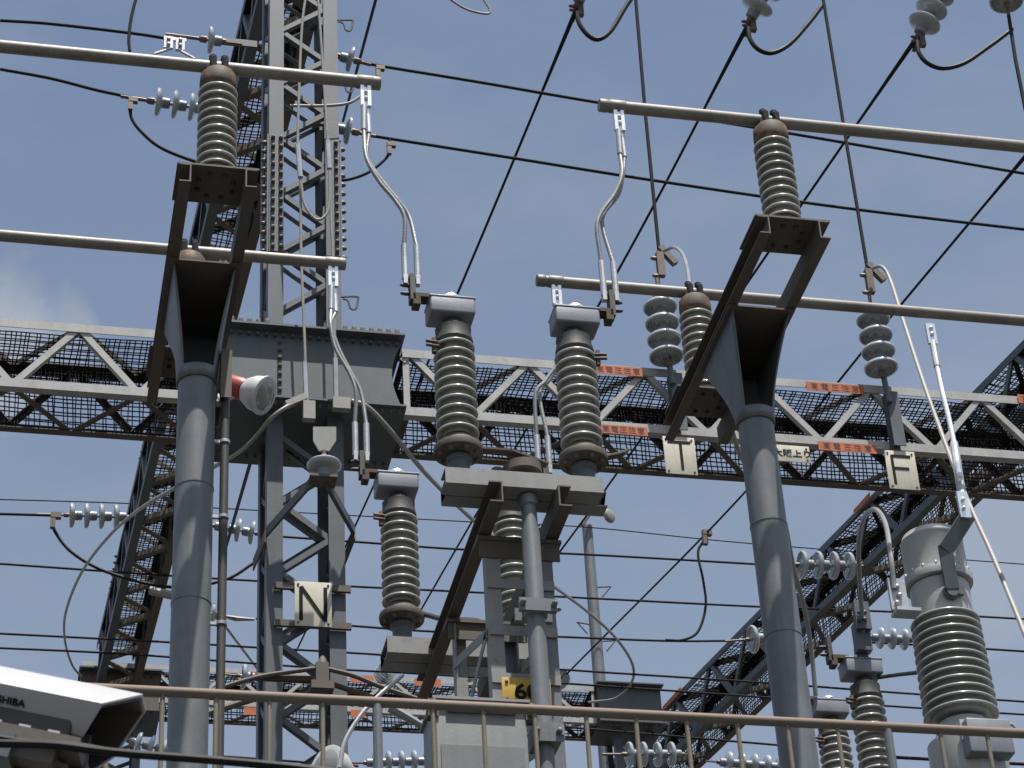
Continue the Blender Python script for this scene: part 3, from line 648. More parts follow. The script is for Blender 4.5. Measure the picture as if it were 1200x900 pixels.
# posts with their two channel frames
def bus_post(label, X, conduit):
    r = T('bus_post', label, 'steel post', (X, 11.3, 0), 'bus tube posts')
    px = X - .003; R = .104
    MB().lathe([(R, 0), (R, 9.44)], (px, 11.3, 0), Z1, 40).build('pole', 'pole', r)
    # funnel head: round below, as wide as the frame on top
    m = MB(); n = 48; lev = []
    for k in range(9):
        q = k / 8; zz = 9.42 + .585 * q; f = q ** 1.45; ring = []
        for j in range(n):
            a = 2 * math.pi * j / n; cx, cy = math.cos(a), math.sin(a)
            sq = 1 / max(abs(cx), abs(cy)); rx = .165; ry = .33
            ring.append(V((px + (R + .0008) * cx * (1 - f) + rx * cx * sq * f, 11.3 + (R + .0008) * cy * (1 - f) + ry * cy * sq * f, zz)))
        lev.append(ring)
    vs = [p for g in lev for p in g]
    m.add(vs, [(k * n + j, k * n + (j + 1) % n, (k + 1) * n + (j + 1) % n, (k + 1) * n + j) for k in range(8) for j in range(n) if k < 1 or not (30 <= j < 42)])
    gs = m.build('head_gusset', 'pole', r); sm = gs.modifiers.new('thickness', 'SOLIDIFY'); sm.thickness = .009; sm.offset = -1
    MB().box((px, 11.3, 10.012), (.40, .72, .012)).build('head_plate', 'dark', r)
    for sx in (-1, 1):
        m = MB().chan((px + sx * .145, 10.27, 10.022), (px + sx * .145, 12.40, 10.022), .062, .122, .008, X1 * sx, Z1); m.build('channel', 'dark', r)
    for yy in (YA, YB):
        m = MB().box((px, yy, ZP + .005), (.44, .32, .012))
        m.build('platform', 'dark', r)
        m = MB()
        for k in range(8): m.bolts([(px + .1 * math.cos(k * .785 + .4), yy + .1 * math.sin(k * .785 + .4), ZP - .002)], -Z1, .013, .02)
        m.build('platform_bolts', 'cap', r)
    for zz in (8.73, 8.02): MB().lathe([(R + .0005, 0), (R + .003, .001), (R + .003, .010), (R + .0005, .011)], (px, 11.3, zz), Z1, 40).build('band', 'pole', r)
    if conduit:
        m = MB().tube([(px + .158, 11.28, 0), (px + .158, 11.28, 9.35)], .024, 12); m.build('conduit', 'cap', r)
        m = MB().angle((px + .125, 11.22, 9.3), (px + .125, 11.22, 9.62), .06, .008, X1, Y1); m.build('conduit_bracket', 'dark', r)
        for zz in (9.03, 8.55, 7.9): MB().lathe([(.025, 0), (.030, .002), (.030, .02), (.025, .022)], (px + .158, 11.28, zz), Z1, 12).box((px + .115, 11.28, zz + .01), (.04, .02, .018)).build('conduit_strap', 'alu', r)
    return r
bus_post('grey blue round steel post on the left with a dark channel frame on top', XA, True)
bus_post('grey blue round steel post on the right with a dark channel frame on top', XB, False)

# ------------------------------------------------------------------ disconnect switch poles
ZB = 8.56
def switch_pole(label, loc, side, tilt=0):
    """side -1: contact box and arm point to -X"""
    x, y, z = loc; r = T('switch_insulator', label, 'insulator', loc, 'disconnect switch insulators')
    MB().lathe([(.056, -.20), (.056, -.11), (.066, -.10), (.066, -.075), (.045, -.06)], (x, y, z), Z1, 24).build('bearing', 'girder', r)
    m = MB().lathe([(.05, -.062), (.128, -.05), (.132, -.03), (.128, -.012), (.10, .004), (.09, .03)], (x, y, z), Z1, 30)
    m.bolts([(x + .1 * math.cos(k * .785 + .2), y + .1 * math.sin(k * .785 + .2), z - .05) for k in range(8)], -Z1, .015, .025); m.build('base_flange', 'dark', r)
    m = MB(); sheds(m, z + .075, 10, .0598, .112, .076, x, y); m.build('porcelain', 'porc', r, sharp=75)
    MB().lathe([(.08, .625), (.100, .632), (.106, .65), (.094, .705), (.098, .735), (.075, .75), (.05, .79)], (x, y, z), Z1, 16).build('cap', 'cap', r, sharp=25)
    c_ = V((x + side * .012, y - .005, z + .845))
    cbx_ = MB().box(c_ + V((0, 0, .006)), (.246, .165, .104)).build('contact_box', 'box', r, bevel=.011)
    sub(MB().box(c_ + V((0, 0, .056)), (.252, .171, .012)).build('box_lid', 'box', r, bevel=.004), cbx_)
    MB().lathe([(.055, 0), (.05, .015), (.03, .028), (.01, .033)], c_ + V((side * .0, -.02, .075)), Z1, 20).build('dome', 'shiny', r)
    q = c_ + V((side * .02, -.02, .066))
    m = MB().box(q + V((side * .05, 0, 0)), (.20, .075, .012)); m.box(q + V((side * .125, 0, .014)), (.12, .06, .016)); m.box(q + V((side * .168, 0, -.02)), (.04, .07, .07))
    m.bolts([q + V((side * .08, 0, .02)), q + V((side * .13, 0, .02))], Z1, .012, .02); arm_ = m.build('terminal_arm', 'rust', r)
    m = MB().box(q + V((side * .188, 0, .06)), (.028, .07, .17)); m.bolts([q + V((side * .203, 0, .03)), q + V((side * .203, 0, .085))], X1 * side, .012, .05)
    sub(m.build('terminal_lug', 'cap', r), arm_)
    m = MB()
    for dz in (.59, .615): m.tube([(x + side * .07, y - .05, z + dz), (x + side * .16, y - .06, z + dz)], .009, 8)
    m.box((x + side * .115, y - .04, z + .60), (.02, .03, .09)); m.build('arcing_horn', 'rcap', r)
    return r, q + V((side * .188, 0, .12))
XS1, XS2 = 2.232, 2.893
sA, lugA = switch_pole('near left switch insulator on the front beam, arm pointing left', (XS1, YA, ZB), -1)
sB, lugB = switch_pole('near right switch insulator on the front beam, arm pointing right', (XS2, YA, ZB), 1)
sC = dup(sA, (XS1 - .01, YB + .01, ZB - .03), 'rear left switch insulator on the rear beam, right of the lattice tower')
sD = dup(sB, (XS2, YB + .01, ZB - .03), 'rear right switch insulator seen through the switch stand')
lugC = lugA + V((-.01, YB + .01 - YA, -.03)); lugD = lugB + V((0, YB + .01 - YA, -.03))
def crank(label, pts, m_='rust'):
    r = MB(); 
    for i in range(len(pts) - 1): r.flat(pts[i], pts[i + 1], .045, .012, Z1)
    tag(r.build('crank_link', m_), label, 'linkage', 'switch linkages')
zc = ZB - .03
crank('rusty link bar between the two near switch insulators', [V((XS1 + .12, YA - .03, zc)), V((XS1 + .26, YA - .06, zc - .02)), V((XS2 - .2, YA - .02, zc - .06))])
crank('grey crank arm with a bolt at the right of the near right switch insulator', [V((XS2 + .10, YA - .03, zc)), V((XS2 + .2, YA - .05, zc + .02)), V((XS2 + .23, YA - .05, zc + .045))], 'dark')
crank('grey crank arm at the right of the rear left switch insulator', [V((XS1 + .11, YB - .03, zc - .02)), V((XS1 + .2, YB - .06, zc - .06)), V((XS1 + .4, YB - .06, zc - .06)), V((XS1 + .6, YB - .02, zc - .1))], 'dark')
m = MB().lathe([(.10, 0), (.10, .05), (.05, .06), (.05, .09)], (2.565, YA, ZB - .15), Z1, 24); m.lathe([(.04, 0), (.03, .02), (.01, .026)], (2.43, YA, ZB - .145), Z1, 14)
tag(m.build('crank_disc', 'dark'), 'round crank disc on the front beam between the near switch insulators', 'crank')

# twin flexible leads
def twin(label, top, tube_y, px_mid, lug, spread=.034, side=1):
    """clamp under the tube, two conductors, two sleeves down to the lug"""
    r = T('twin_lead', label, 'flexible lead', top, 'twin flexible leads')
    top = V(top)
    m = MB().box(top + V((0, 0, -.075)), (.062, .02, .15)); m.box(top + V((-.02, -.014, -.075)), (.02, .01, .15)); m.box(top + V((.02, -.014, -.075)), (.02, .01, .15))
    m.bolts([top + V((0, -.01, -.05)), top + V((0, -.01, -.095))], -Y1, .012, .02); m.build('clamp', 'shiny', r)
    t0 = top + V((0, 0, -.15)); bl = []
    for i, s in enumerate((-1, 1)):
        a = t0 + V((s * .012, s * .012, 0)); sl = MB().tube([a, a + V((s * .004, 0, -.18))], .017, 10); sl.build('upper_sleeve', 'shiny' if i else 'alu', r)
        e = lug + V((s * spread, 0, .0)); f = e + V((0, 0, .22))
        pts = [a + V((s * .004, 0, -.18))] + [P(x + s * dx * .6, y, Y=tube_y + s * .018) for x, y, dx in px_mid] + [f]
        MB().tube(spline(pts, 10), .0125, 10).build('conductor', 'cond', r)
        m = MB().tube([e - V((0, 0, .015)), f], .0185, 10); m.box(e + V((0, 0, -.02)), (.022, .035, .06)); m.build('lower_sleeve', 'alu', r)
    return r
Yl = YA - .03
twin('twin lead hanging from the upper left tube end to the near left switch head', (P(428, 100, Y=YA).x, YA, ZT - .037), YA - .02, [(430, 185, 1), (446, 212, 3), (465, 235, 3), (477, 255, 5)], lugA + V((0, 0, .02)))
twin('twin lead hanging from the upper right tube end to the near right switch head', (P(724, 130, Y=YA).x, YA, ZT - .037), YA - .02, [(729, 205, 1), (722, 228, 4), (706, 250, 3), (703, 268, 6)], lugB + V((0, 0, .02)))
twin('twin lead in front of the tower from the lower left tube end', (P(390, 312, Y=YB).x, YB, ZT - .037), YB - .02, [(388, 380, 1), (395, 408, 3), (411, 438, 2), (420, 460, 5)], lugC + V((0, 0, .02)))
twin('shiny twin lead half hidden behind the near right switch insulator', (P(652, 345, Y=YB).x, YB, ZT - .037), YB - .02, [(655, 420, 1), (642, 445, 3), (630, 462, 4)], lugD + V((0, 0, .02)))

# ------------------------------------------------------------------ switch stand
sx0, sx1 = 2.137, 2.962
def hbeam(nm, parent, x0, x1, y0, y1, z0, z1, m_):
    return MB().prism([(y0, z0), (y0, z1), (y1, z1), (y1, z1 - .008), (y0 + .008, z1 - .008), (y0 + .008, z0 + .008), (y1, z0 + .008), (y1, z0)], (x0, 0, 0), (x1, 0, 0), Y1, Z1).build(nm, m_, parent)
ss = T('switch_stand', 'grey steel switch stand with two cross beams and battened legs in the middle', 'steel stand', (2.56, 11.1, 0))
hbeam('front_beam', ss, sx0, sx1, YA - .10, YA + .02, 8.272, 8.365, 'stand'); hbeam('front_beam', ss, sx0 + .02, sx1 + .05, YA + .13, YA + .03, 8.272, 8.365, 'stand')
hbeam('rear_beam', ss, sx0 - .02, sx1 + .03, YB - .09, YB + .02, 8.222, 8.325, 'stand'); hbeam('rear_beam', ss, sx0 - .02, sx1 + .03, YB + .14, YB + .03, 8.222, 8.325, 'stand')
for x, s in ((2.42, -1), (2.708, 1)):
    MB().chan((x, 10.29, 8.147), (x, 12.45, 8.147), .068, .122, .008, X1 * s, Z1).build('depth_channel', 'dark', ss)
for yy in (10.66, 11.53):
    m = MB().box((2.565, yy, 8.118), (.44, .13, .02)); m.box((2.565, yy - .045, 8.06), (.42, .012, .10)); m.build('cap_beam', 'dark', ss)
for x, s in ((2.385, 1), (2.735, -1)):
    for yy, t_ in ((10.62, 1), (11.55, -1)):
        MB().angle((x, yy, 0), (x, yy, 8.105), .075, .008, X1 * s, Y1 * t_).build('leg', 'stand' if s > 0 else 'pole', ss)
mz = 7.86; k = 0
while mz > 5:
    for yy in (10.612, 11.558): MB().box((2.56, yy, mz), (.35, .006, .055)).build('batten', 'stand', ss)
    for xx in (2.378, 2.742):
        MB().flat((xx, 10.66, mz + (.0 if k % 2 else -.27)), (xx, 11.5, mz + (-.27 if k % 2 else .0)), .05, .006, X1).build('diagonal', 'stand', ss)
    mz -= .27; k += 1
pr = T('drive_pipe', 'grey vertical drive pipe with a bolted coupling in front of the switch stand', 'drive pipe', (2.58, YA - .02, 5.2))
MB().lathe([(.047, 5.2), (.047, 8.05), (.040, 8.10), (.040, 8.20), (.052, 8.21), (.052, 8.26)], (2.58, YA - .02, 0), Z1, 28).build('pipe', 'pole', pr)
m = MB().box((2.58, YA - .075, 7.60), (.19, .03, .07)); m.box((2.58, YA + .035, 7.60), (.19, .03, .07)); m.lathe([(.05, 0), (.06, .005), (.06, .075), (.05, .08)], (2.58, YA - .02, 7.56), Z1, 20)
m.bolts([(2.50, YA - .09, 7.60), (2.66, YA - .09, 7.60)], -Y1, .016, .035); m.bolts([(2.675, YA - .05, 7.60)], X1, .014, .03); m.build('coupling', 'pole', pr)
m = MB().box((2.585, YA - .02, 6.90), (.13, .15, .10)); m.bolts([(2.53, YA - .095, 6.9), (2.64, YA - .095, 6.9)], -Y1, .016, .03); m.build('lower_coupling', 'pole', pr)
r, c_, wd, ht = sign('number_plate', 'yellow plate with black digits, half hidden by the drive pipe', (617, 810), 58, 27, 10.56, body='yellow', group=None)
text('lettering', '60', .115, 'ink', r, c_ + V((.0, -.006, -.01)), X1, Z1, .001, 1.1, .003)
# operating cabinet
cb = T('control_cabinet', 'grey control cabinet standing in front of the switch stand, behind the railing', 'cabinet', (2.215, 10.3, 5.5))
cx0, cx1, cz1 = 2.0, 2.435, 6.93
MB().box(((cx0 + cx1) / 2, 10.3, 6.2), (cx1 - cx0, .32, 1.46)).build('body', 'cab', cb, bevel=.006)
m = MB().box(((cx0 + cx1) / 2, 10.3, cz1 + .006), (cx1 - cx0 + .03, .37, .014)); m.box(((cx0 + cx1) / 2 - .0, 10.128, cz1 - .03), (.33, .012, .06)); m.build('rain_roof', 'stand', cb)
MB().box(((cx0 + cx1) / 2, 10.137, 6.1), (cx1 - cx0 - .04, .008, 1.2)).build('door', 'cab', cb)
m = MB()
for x in (cx0 - .01, cx1 + .02): m.box((x, 10.16, cz1 - .04), (.05, .06, .09)); m.bolts([(x, 10.13, cz1 - .02), (x, 10.13, cz1 - .06)], -Y1, .016, .03)
m.build('mounting_lug', 'dark', cb)
m = MB().box((cx1 + .45, 10.5, 6.63), (.75, .12, .05)); tag(m.build('cross_bar', 'tower'), 'blue grey horizontal bar right of the cabinet, low behind the railing', 'steel bar')

# ------------------------------------------------------------------ railing in front
YR = 7.0; zr = 5.262
fx = lambda px: P(px, 830, Y=YR).x
rl = T('railing', 'rusty steel pipe railing crossing the bottom of the view', 'railing', (2, YR, 4.2))
x0r = P(100, 800, Y=YR).x; x1r = 4.2
MB().tube([(x0r - .3, YR, zr), (x1r, YR, zr)], .0168, 14).build('top_rail', 'rail', rl, sharp=60)
MB().tube([(x0r - .3, YR, 4.3), (x1r, YR, 4.3)], .0135, 10).build('bottom_rail', 'rail', rl, sharp=60)
for px in (70, 127, 190, 253, 315.6, 378, 442, 507, 566, 626, 686, 744, 803, 862, 920, 978, 1036, 1097, 1151, 1205):
    th = px in (442, 1036); x = fx(px)
    MB().tube([(x, YR, 4.0 if th else 4.3), (x, YR, zr - .012)], .0155 if th else .0078, 10).build('post' if th else 'bar', 'pole' if th else 'bar', rl)
m = MB().box((2, YR + .15, 2.0), (16, .5, 4.0)); tag(m.build('retaining_wall', 'concrete'), 'plain concrete wall carrying the steel railing', 'wall')

# ------------------------------------------------------------------ current transformer bushing on the right
YC = 11.3
def zp(px, py): return P(px, py, Y=YC).z
xc = 5.165; scp = F / (P(1105, 750, Y=YC) - C).dot(FW)
zs0 = zp(1126, 846); zs1 = zp(1102, 731); zfl = zp(1100, 712); npit = (zs1 - zs0) / 11.6
cbx = xc
xc = (P(1097, 660, Y=YC).x + P(1118, 800, Y=YC).x) / 2
ct = T('bushing_transformer', 'large grey ribbed porcelain bushing with a tank head at the right edge', 'bushing', (xc, YC, 3))
m = MB(); sheds(m, zs0 + .03, 12, npit, .195, .150, xc, YC, .012, 48); m.build('porcelain', 'bush', ct, sharp=75)
MB().lathe([(.158, zs1 - .02), (.166, zs1 + .04), (.168, zfl + .12), (.15, zfl + .13)], (xc, YC, 0), Z1, 40).build('neck', 'tank', ct)
zh = zfl + .13; zt_ = zp(1095, 629)
MB().lathe([(.15, zh), (.193, zh + .004), (.197, zh + .03), (.193, zh + .055), (.178, zh + .06), (.176, zt_ - .06), (.179, zt_ - .055), (.179, zt_ - .045), (.175, zt_ - .04), (.165, zt_ - .012), (.12, zt_ + .012), (.0, zt_ + .018)], (xc, YC, 0), Z1, 44).build('tank_head', 'tank', ct)
m = MB(); 
for k in range(16): m.bolts([(xc + .187 * math.cos(k * .3927), YC + .187 * math.sin(k * .3927), zh + .055)], Z1, .01, .018)
m.build('flange_bolts', 'alu', ct)
MB().lathe([(.18, zs0 - .55), (.21, zs0 - .5), (.21, zs0 - .14), (.16, zs0 - .10), (.14, zs0 - .02)], (xc, YC, 0), Z1, 40).build('base_tank', 'tank', ct)
MB().box((xc + .02, YC - .235, zs0 - .22), (.25, .1, .2)).build('terminal_box', 'box', ct, bevel=.008)
m = MB().flat((xc + .2, YC - .1, zs0 - .2), (xc + .2, YC - .1, zs0 - .06), .06, .012, Y1); m.tube(spline([V((xc + .2, YC - .1, zs0 - .07)), V((xc + .24, YC - .1, zs0 - .05)), V((xc + .27, YC - .1, zs0 - .09))], 6), .012, 6)
m.flat((xc - .1, YC - .215, zs0 - .22), (xc - .1, YC - .215, zs0 - .10), .03, .012, Y1); m.build('lifting_lug', 'tank', ct)
MB().tube([(xc + .1, YC + .1, zs0 - .36), (xc + 1.2, YC + .1, zs0 - .36)], .045, 16).build('side_pipe', 'white', ct)
q0 = P(1130, 608, Y=YC - .28); q1 = P(1108, 645, Y=YC - .24); q2 = P(1116, 690, Y=YC - .20)
m = MB().flat(q0 + V((.03, 0, .03)), q1, .09, .016, V((.5, -1, .3))); m.flat(q1 + V((0, 0, .03)), q2, .08, .016, Y1); m.lathe([(.046, 0), (.046, .02), (.034, .022), (.034, .034)], q2 + V((0, .03, -.01)), -Y1, 22); m.box(q2 + V((.05, .02, .0)), (.04, .03, .05))
m.build('terminal_bar', 'girder', ct)
m = MB().box(P(1052, 697, Y=YC - .1), (.10, .02, .20)); m.box(P(1062, 718, Y=YC - .12), (.14, .10, .02)); m.bolts([P(1051, 688, Y=YC - .115), P(1054, 698, Y=YC - .115), P(1051, 707, Y=YC - .115)], -Y1, .015, .02); m.build('side_terminal', 'alu', ct)
# lead from the right bus tube to that terminal bar
r = T('drop_lead', 'shiny single lead dropping from the right bus tube to the large bushing', 'flexible lead', P(1090, 378, Y=YB))
tp = P(1089, 380, Y=YB)
m = MB().box(tp + V((0, 0, -.08)), (.062, .025, .16)); m.bolts([tp + V((0, -.012, -.04)), tp + V((0, -.012, -.09))], -Y1, .014, .02); m.build('clamp', 'shiny', r)
MB().tube([tp + V((0, 0, -.14)), P(1098, 430, Y=YB - .05)], .022, 10).build('upper_sleeve', 'alu', r)
MB().tube(spline([P(1098, 430, Y=YB - .05), P(1104, 458, Y=YB - .15), P(1113, 495, Y=YB - .35), P(1120, 530, Y=YB - .6), P(1125, 560, Y=YC - .26)], 8), [.0165] * 33, 10).build('conductor', 'shiny', r)
MB().tube([P(1118, 520, Y=YB - .55), P(1128, 585, Y=YC - .28)], .026, 10).build('lower_sleeve', 'alu', r)
m = MB().box(P(1129, 592, Y=YC - .29), (.062, .02, .17)); m.bolts([P(1128, 586, Y=YC - .3), P(1129, 596, Y=YC - .3)], -Y1, .012, .02); m.build('end_plate', 'shiny', r)
# two lower switch insulators at the right
sE = dup(sA, (5.43, 13.3, 8.10), 'switch insulator with grey box left of the large bushing, taller of the two')
sF = dup(sA, (5.60, 14.4, 8.38), 'switch insulator low beside the right post, partly behind the railing')
wire('pale arched conductor from the switch head up and over to the large bushing', [P(1012, 748, Y=13.2), P(1008, 690, Y=13.0), P(1006, 640, Y=12.7), P(1012, 608, Y=12.3), P(1025, 597, Y=11.9), P(1037, 612, Y=11.5), P(1043, 645, Y=YC - .1), P(1048, 690, Y=YC - .12)], .015, 'cond', group='flexible leads', name='conductor', cat='conductor')
m = MB().box(P(1010, 722, Y=13.15), (.10, .04, .2)); m.bolts([P(1007, 718, Y=13.12), P(1013, 718, Y=13.12), P(1007, 726, Y=13.12), P(1013, 726, Y=13.12)], -Y1, .016, .02); m.box(P(1010, 748, Y=13.2), (.1, .07, .2)); m.box(P(1010, 772, Y=13.25), (.07, .06, .16)); tag(m.build('terminal_clamp', 'tower'), 'blue grey bolted terminal above the switch head left of the bushing', 'clamp')
wire('long pale cable slanting from the right standing discs down to the right edge', [P(1022, 314, Y=YG - .2), P(1034, 313, Y=YG - .4), P(1044, 330, Y=15), P(1060, 380, Y=14.6), P(1088, 465, Y=14), P(1128, 572, Y=13.3), P(1165, 655, Y=12.8), P(1206, 755, Y=12.3)], .016, 'cable', group='flexible leads', name='conductor', cat='conductor')
wire('pale cable dropping beside the right post to the low switch head', [P(921, 618, Y=13.0), P(930, 665, Y=13.6), P(942, 710, Y=14), P(950, 755, Y=14.2), P(956, 815, Y=14.3)], .016, 'cable', group='flexible leads', name='conductor', cat='conductor')
wire('short pale conductor under the right post frame beside the girder', [P(858, 505, Y=13), P(866, 530, Y=13.2), P(874, 545, Y=13.4)], .016, 'cable', group='flexible leads', name='conductor', cat='conductor')

# ------------------------------------------------------------------ long looping grey cables by the tower
wire('long grey cable looping from the tower down the left side of the picture', [P(347, 470, Y=15.1), P(320, 488, Y=15.1), P(292, 520, Y=15.4), P(262, 541, Y=16), P(205, 572, Y=17.5), P(165, 596, Y=19), P(128, 628, Y=21), P(95, 672, Y=24), P(77, 718, Y=27), P(76, 750, Y=29.5), P(84, 778, Y=31.5), P(95, 793, Y=fy - .3)], [.016] * 89, 'cable', group='looping cables', name='cable', cat='cable')
wire('long grey cable looping from the tower under the stand beam to the right', [P(412, 470, Y=15.1), P(432, 478, Y=15.1), P(462, 510, Y=15.4), P(500, 556, Y=16.5), P(555, 610, Y=18.5), P(610, 655, Y=20.5), P(645, 684, Y=22.5), P(690, 718, Y=25), P(722, 748, Y=27), P(741, 778, Y=29), P(740, 800, Y=30.5), P(722, 818, Y=31.5), P(690, 823, Y=fy - .3)], [.019] * 97, 'cable', group='looping cables', name='cable', cat='cable')
wire('black jumper sagging behind the left post below the high girder', wlist([(62, 603), (63, 620), (85, 648), (130, 672), (200, 688), (262, 680), (300, 658)], 27.5), .022, 'black', group='jumper loops', name='jumper_wire')
wire('thin dark cable hanging in a curve left of the right post', wlist([(826, 632), (818, 648), (824, 680), (827, 710), (818, 740), (800, 750), (780, 750)], 27), .018, 'wire', group='jumper loops', name='jumper_wire')
wire('thin dark rod wire slanting behind the tower beside the left post', [P(294, 540, Y=17), P(258, 665, Y=24)], .016)
wire('thin pale wire slanting from the left post to the far girder', [P(258, 726, Y=28), P(305, 788, Y=fy - .4)], .018, 'cable')

# horizontal wires behind everything
def hw(label, pts, Y, r=.016, m='rwire'): return wire(label, wlist(pts, Y), r, m, group='parallel wires behind the switchyard')
hw('thin high earth wire crossing behind the posts', [(-10, 585), (150, 590), (300, 598), (560, 612), (690, 618), (880, 637), (1210, 662)], 33.5, .010)
hw('wire leaving to the left from the four disc string by the left girder', [(-10, 602), (60, 604)], 27.7, .018)
hw('wire running right from the tower to the disc string behind the right post', [(302, 627), (417, 635), (543, 644), (690, 650), (884, 661), (935, 664)], 27.8)
hw('wire crossing below the N sign top edge, first below the tower strings', [(-10, 660), (205, 675), (304, 681), (407, 687), (553, 694), (690, 701), (889, 711), (1045, 717), (1210, 726)], 29)
hw('wire from the turnbuckle left of the tower to the curved hanging cable', [(300, 725), (407, 733), (505, 740), (650, 746), (778, 751), (856, 751)], 28.5)
hw('wire crossing low behind the switch stand, upper of the close pair', [(-10, 742), (205, 753), (304, 759), (455, 768), (650, 784), (880, 799), (1040, 811), (1210, 823)], 29.5)
hw('wire crossing low behind the switch stand, lower of the close pair', [(-10, 759), (140, 766), (304, 778), (407, 785), (515, 791), (780, 809), (1035, 827), (1210, 838)], 30)
hw('lowest wire crossing right of the switch stand above the railing bars', [(640, 850), (780, 862), (910, 873), (945, 876)], 29)
hw('short wire right of the large bushing', [(1000, 752), (1100, 757), (1210, 764)], 28)
hw('low wire near the bottom right ending at the bushing base', [(1040, 887), (1095, 890), (1210, 896)], 28, .024)
wire('short dark wire rising from the switch head to the large bushing', [P(1030, 794, Y=13.3), P(1050, 791, Y=12.6), P(1076, 788, Y=11.6)], .012)
hw('bottom left wire between the left post and the tower', [(250, 886), (285, 888), (420, 898)], 28)
# strings on the deep girders
def ds(label, a, b, Y, n, k=1.0, lead=.3): pa, pb = P(*a, Y=Y), P(*b, Y=Y); return string(label, pa, pb - pa, n, 'strain strings on the deep girders', k=k, lead=lead)
Ys = 27.7
ds('four disc strain string left of the dark girder beside the left post', (150, 606), (88, 604), Ys, 4, 1.3, .4)
ds('two disc strain string between the left post and the tower', (250, 616), (305, 626), Ys, 3, 1.25, .3)
ds('four disc strain string in front of the right deep girder', (1010, 664), (948, 662), Ys, 4, 1.55, .3)
ds('single disc strain insulator where the right deep girder meets the right post', (897, 748), (870, 750), Ys, 1, 1.5, .35)
ds('three small white discs between the switch head and the large bushing', (1020, 747), (1068, 750), 20, 3, .85, .1)
ds('row of white discs low under the right deep girder end', (800, 884), (740, 884), 26, 4, 1.2, .3)
ds('white disc row at the very bottom left of the right post', (842, 893), (912, 899), 26, 5, 1.1, .3)
ds('row of white discs at the bottom between tower and cabinet', (428, 894), (500, 892), 26, 5, 1.05, .1)
ds('slanting disc string beside the security camera', (150, 868), (212, 884), 27, 4, 1.1, .2)
ds('far disc string showing between the left post and the tower', (262, 722), (250, 720), Ys, 1, 1.2, .2)
m = MB().tube(wlist([(262, 722), (276, 725), (298, 726)], 28.4), [.02, .035, .018], 8); tag(m.build('turnbuckle', 'cable'), 'pale turnbuckle on a wire left of the N sign', 'turnbuckle')
ds('far disc insulator edge on, left of the tower above the railing', (300, 794), (262, 790), 31.5, 1, 1.5, .3)
m = MB().tube([P(176, 692, Y=28), P(207, 699, Y=27.9)], .06, 8); tag(m.build('anchor_rod', 'cable'), 'pale anchor rod end between the dark girder and the left post', 'anchor rod')

# ------------------------------------------------------------------ far towers, joints and pole
def jointbox(label, px0, px1, pyt, pyb, Y):
    a = P(px0, pyt, Y=Y); b = P(px1, pyb, Y=Y); z1_ = a.z; z0_ = z1_ - .62; r = T('girder_joint_box', label, 'joint box', (a.x, Y, z0_), 'girder joint boxes')
    MB().box(((a.x + b.x) / 2, Y + .35, (z0_ + z1_) / 2), (b.x - a.x, .7, .62)).build('web_plate', 'dark' if px0 < 200 else 'girder', r)  # left box web coloured darker to stand in for its shading
    MB().box(((a.x + b.x) / 2, Y + .33, z1_ + .012), (b.x - a.x + .06, .9, .022)).build('top_flange', 'girder', r); MB().box(((a.x + b.x) / 2, Y + .33, z0_ - .012), (b.x - a.x + .04, .86, .022)).build('bottom_flange', 'girder', r)
    m = MB(); n = int((b.x - a.x) / .11)
    for i in range(n): x = a.x + .05 + i * .11; m.bolts([(x, Y - .02, z1_ + .02)], Z1, .025, .05); m.bolts([(x, Y, z1_ - .05), (x, Y, z0_ + .04)], -Y1, .02, .03); m.bolts([(x, Y - .02, z0_ - .02)], -Z1, .02, .06)
    m.build('bolt_row', 'dark', r)
jointbox('distant dark riveted joint box where the right deep girder meets the far girder', 700, 777, 803, 845, fy - .1)
jointbox('distant dark joint box at the lower end of the left deep girder', 95, 186, 786, 830, fy - .1)
def fartower(label, x, y, wdt, ztop):
    r = T('lattice_tower', label, 'lattice tower', (x, y, 0), 'distant lattice towers')
    for sx in (-1, 1):
        for sy in (-1, 1): MB().angle((x + sx * wdt / 2, y + sy * wdt / 2, 0), (x + sx * wdt / 2, y + sy * wdt / 2, ztop), .12, .012, -X1 * sx, -Y1 * sy).build('leg', 'tower', r)
    m = MB(); z = 8.0
    while z < ztop - .3:
        for s in (-1, 1):
            m.flat((x - wdt / 2, y + s * (wdt / 2 - .02), z), (x + wdt / 2, y + s * (wdt / 2 - .02), z + .3), .06, .008, Y1); m.flat((x + wdt / 2, y + s * (wdt / 2 - .03), z + .3), (x - wdt / 2, y + s * (wdt / 2 - .03), z + .6), .06, .008, Y1)
            m.flat((x + s * (wdt / 2 - .02), y - wdt / 2, z), (x + s * (wdt / 2 - .02), y + wdt / 2, z + .3), .06, .008, X1)
        z += .6
    m.build('lacing', 'girder', r)
xt = P(140, 840, Y=fy + .3).x; fartower('dark lattice tower leg behind the security camera at the bottom left', xt, fy + .4, .62, fb)
xt = P(738, 850, Y=fy + .3).x; fartower('distant lattice tower under the far joint box right of the cabinet', xt, fy + .4, .62, fb - .02)
a = P(688, 617, Y=34.2); b = P(702, 800, Y=34.2)
fp = T('far_pole', 'distant tapered grey pole with step irons right of the switch stand', 'pole', (a.x, 34.2, 0))
MB().tube([(a.x, 34.2, 0), (a.x, 34.2, a.z)], [.22, .085], 18).build('shaft', 'pole', fp)
for py, s in ((688, 1), (751, 1), (732, -1)):
    q = P(690, py, Y=34.2); q.x = a.x + s * .05
    MB().tube([q, q + V((s * .26, -.05, 0)), q + V((s * .1, -.05, -.2))], .014, 6).build('step_iron', 'dark', fp)
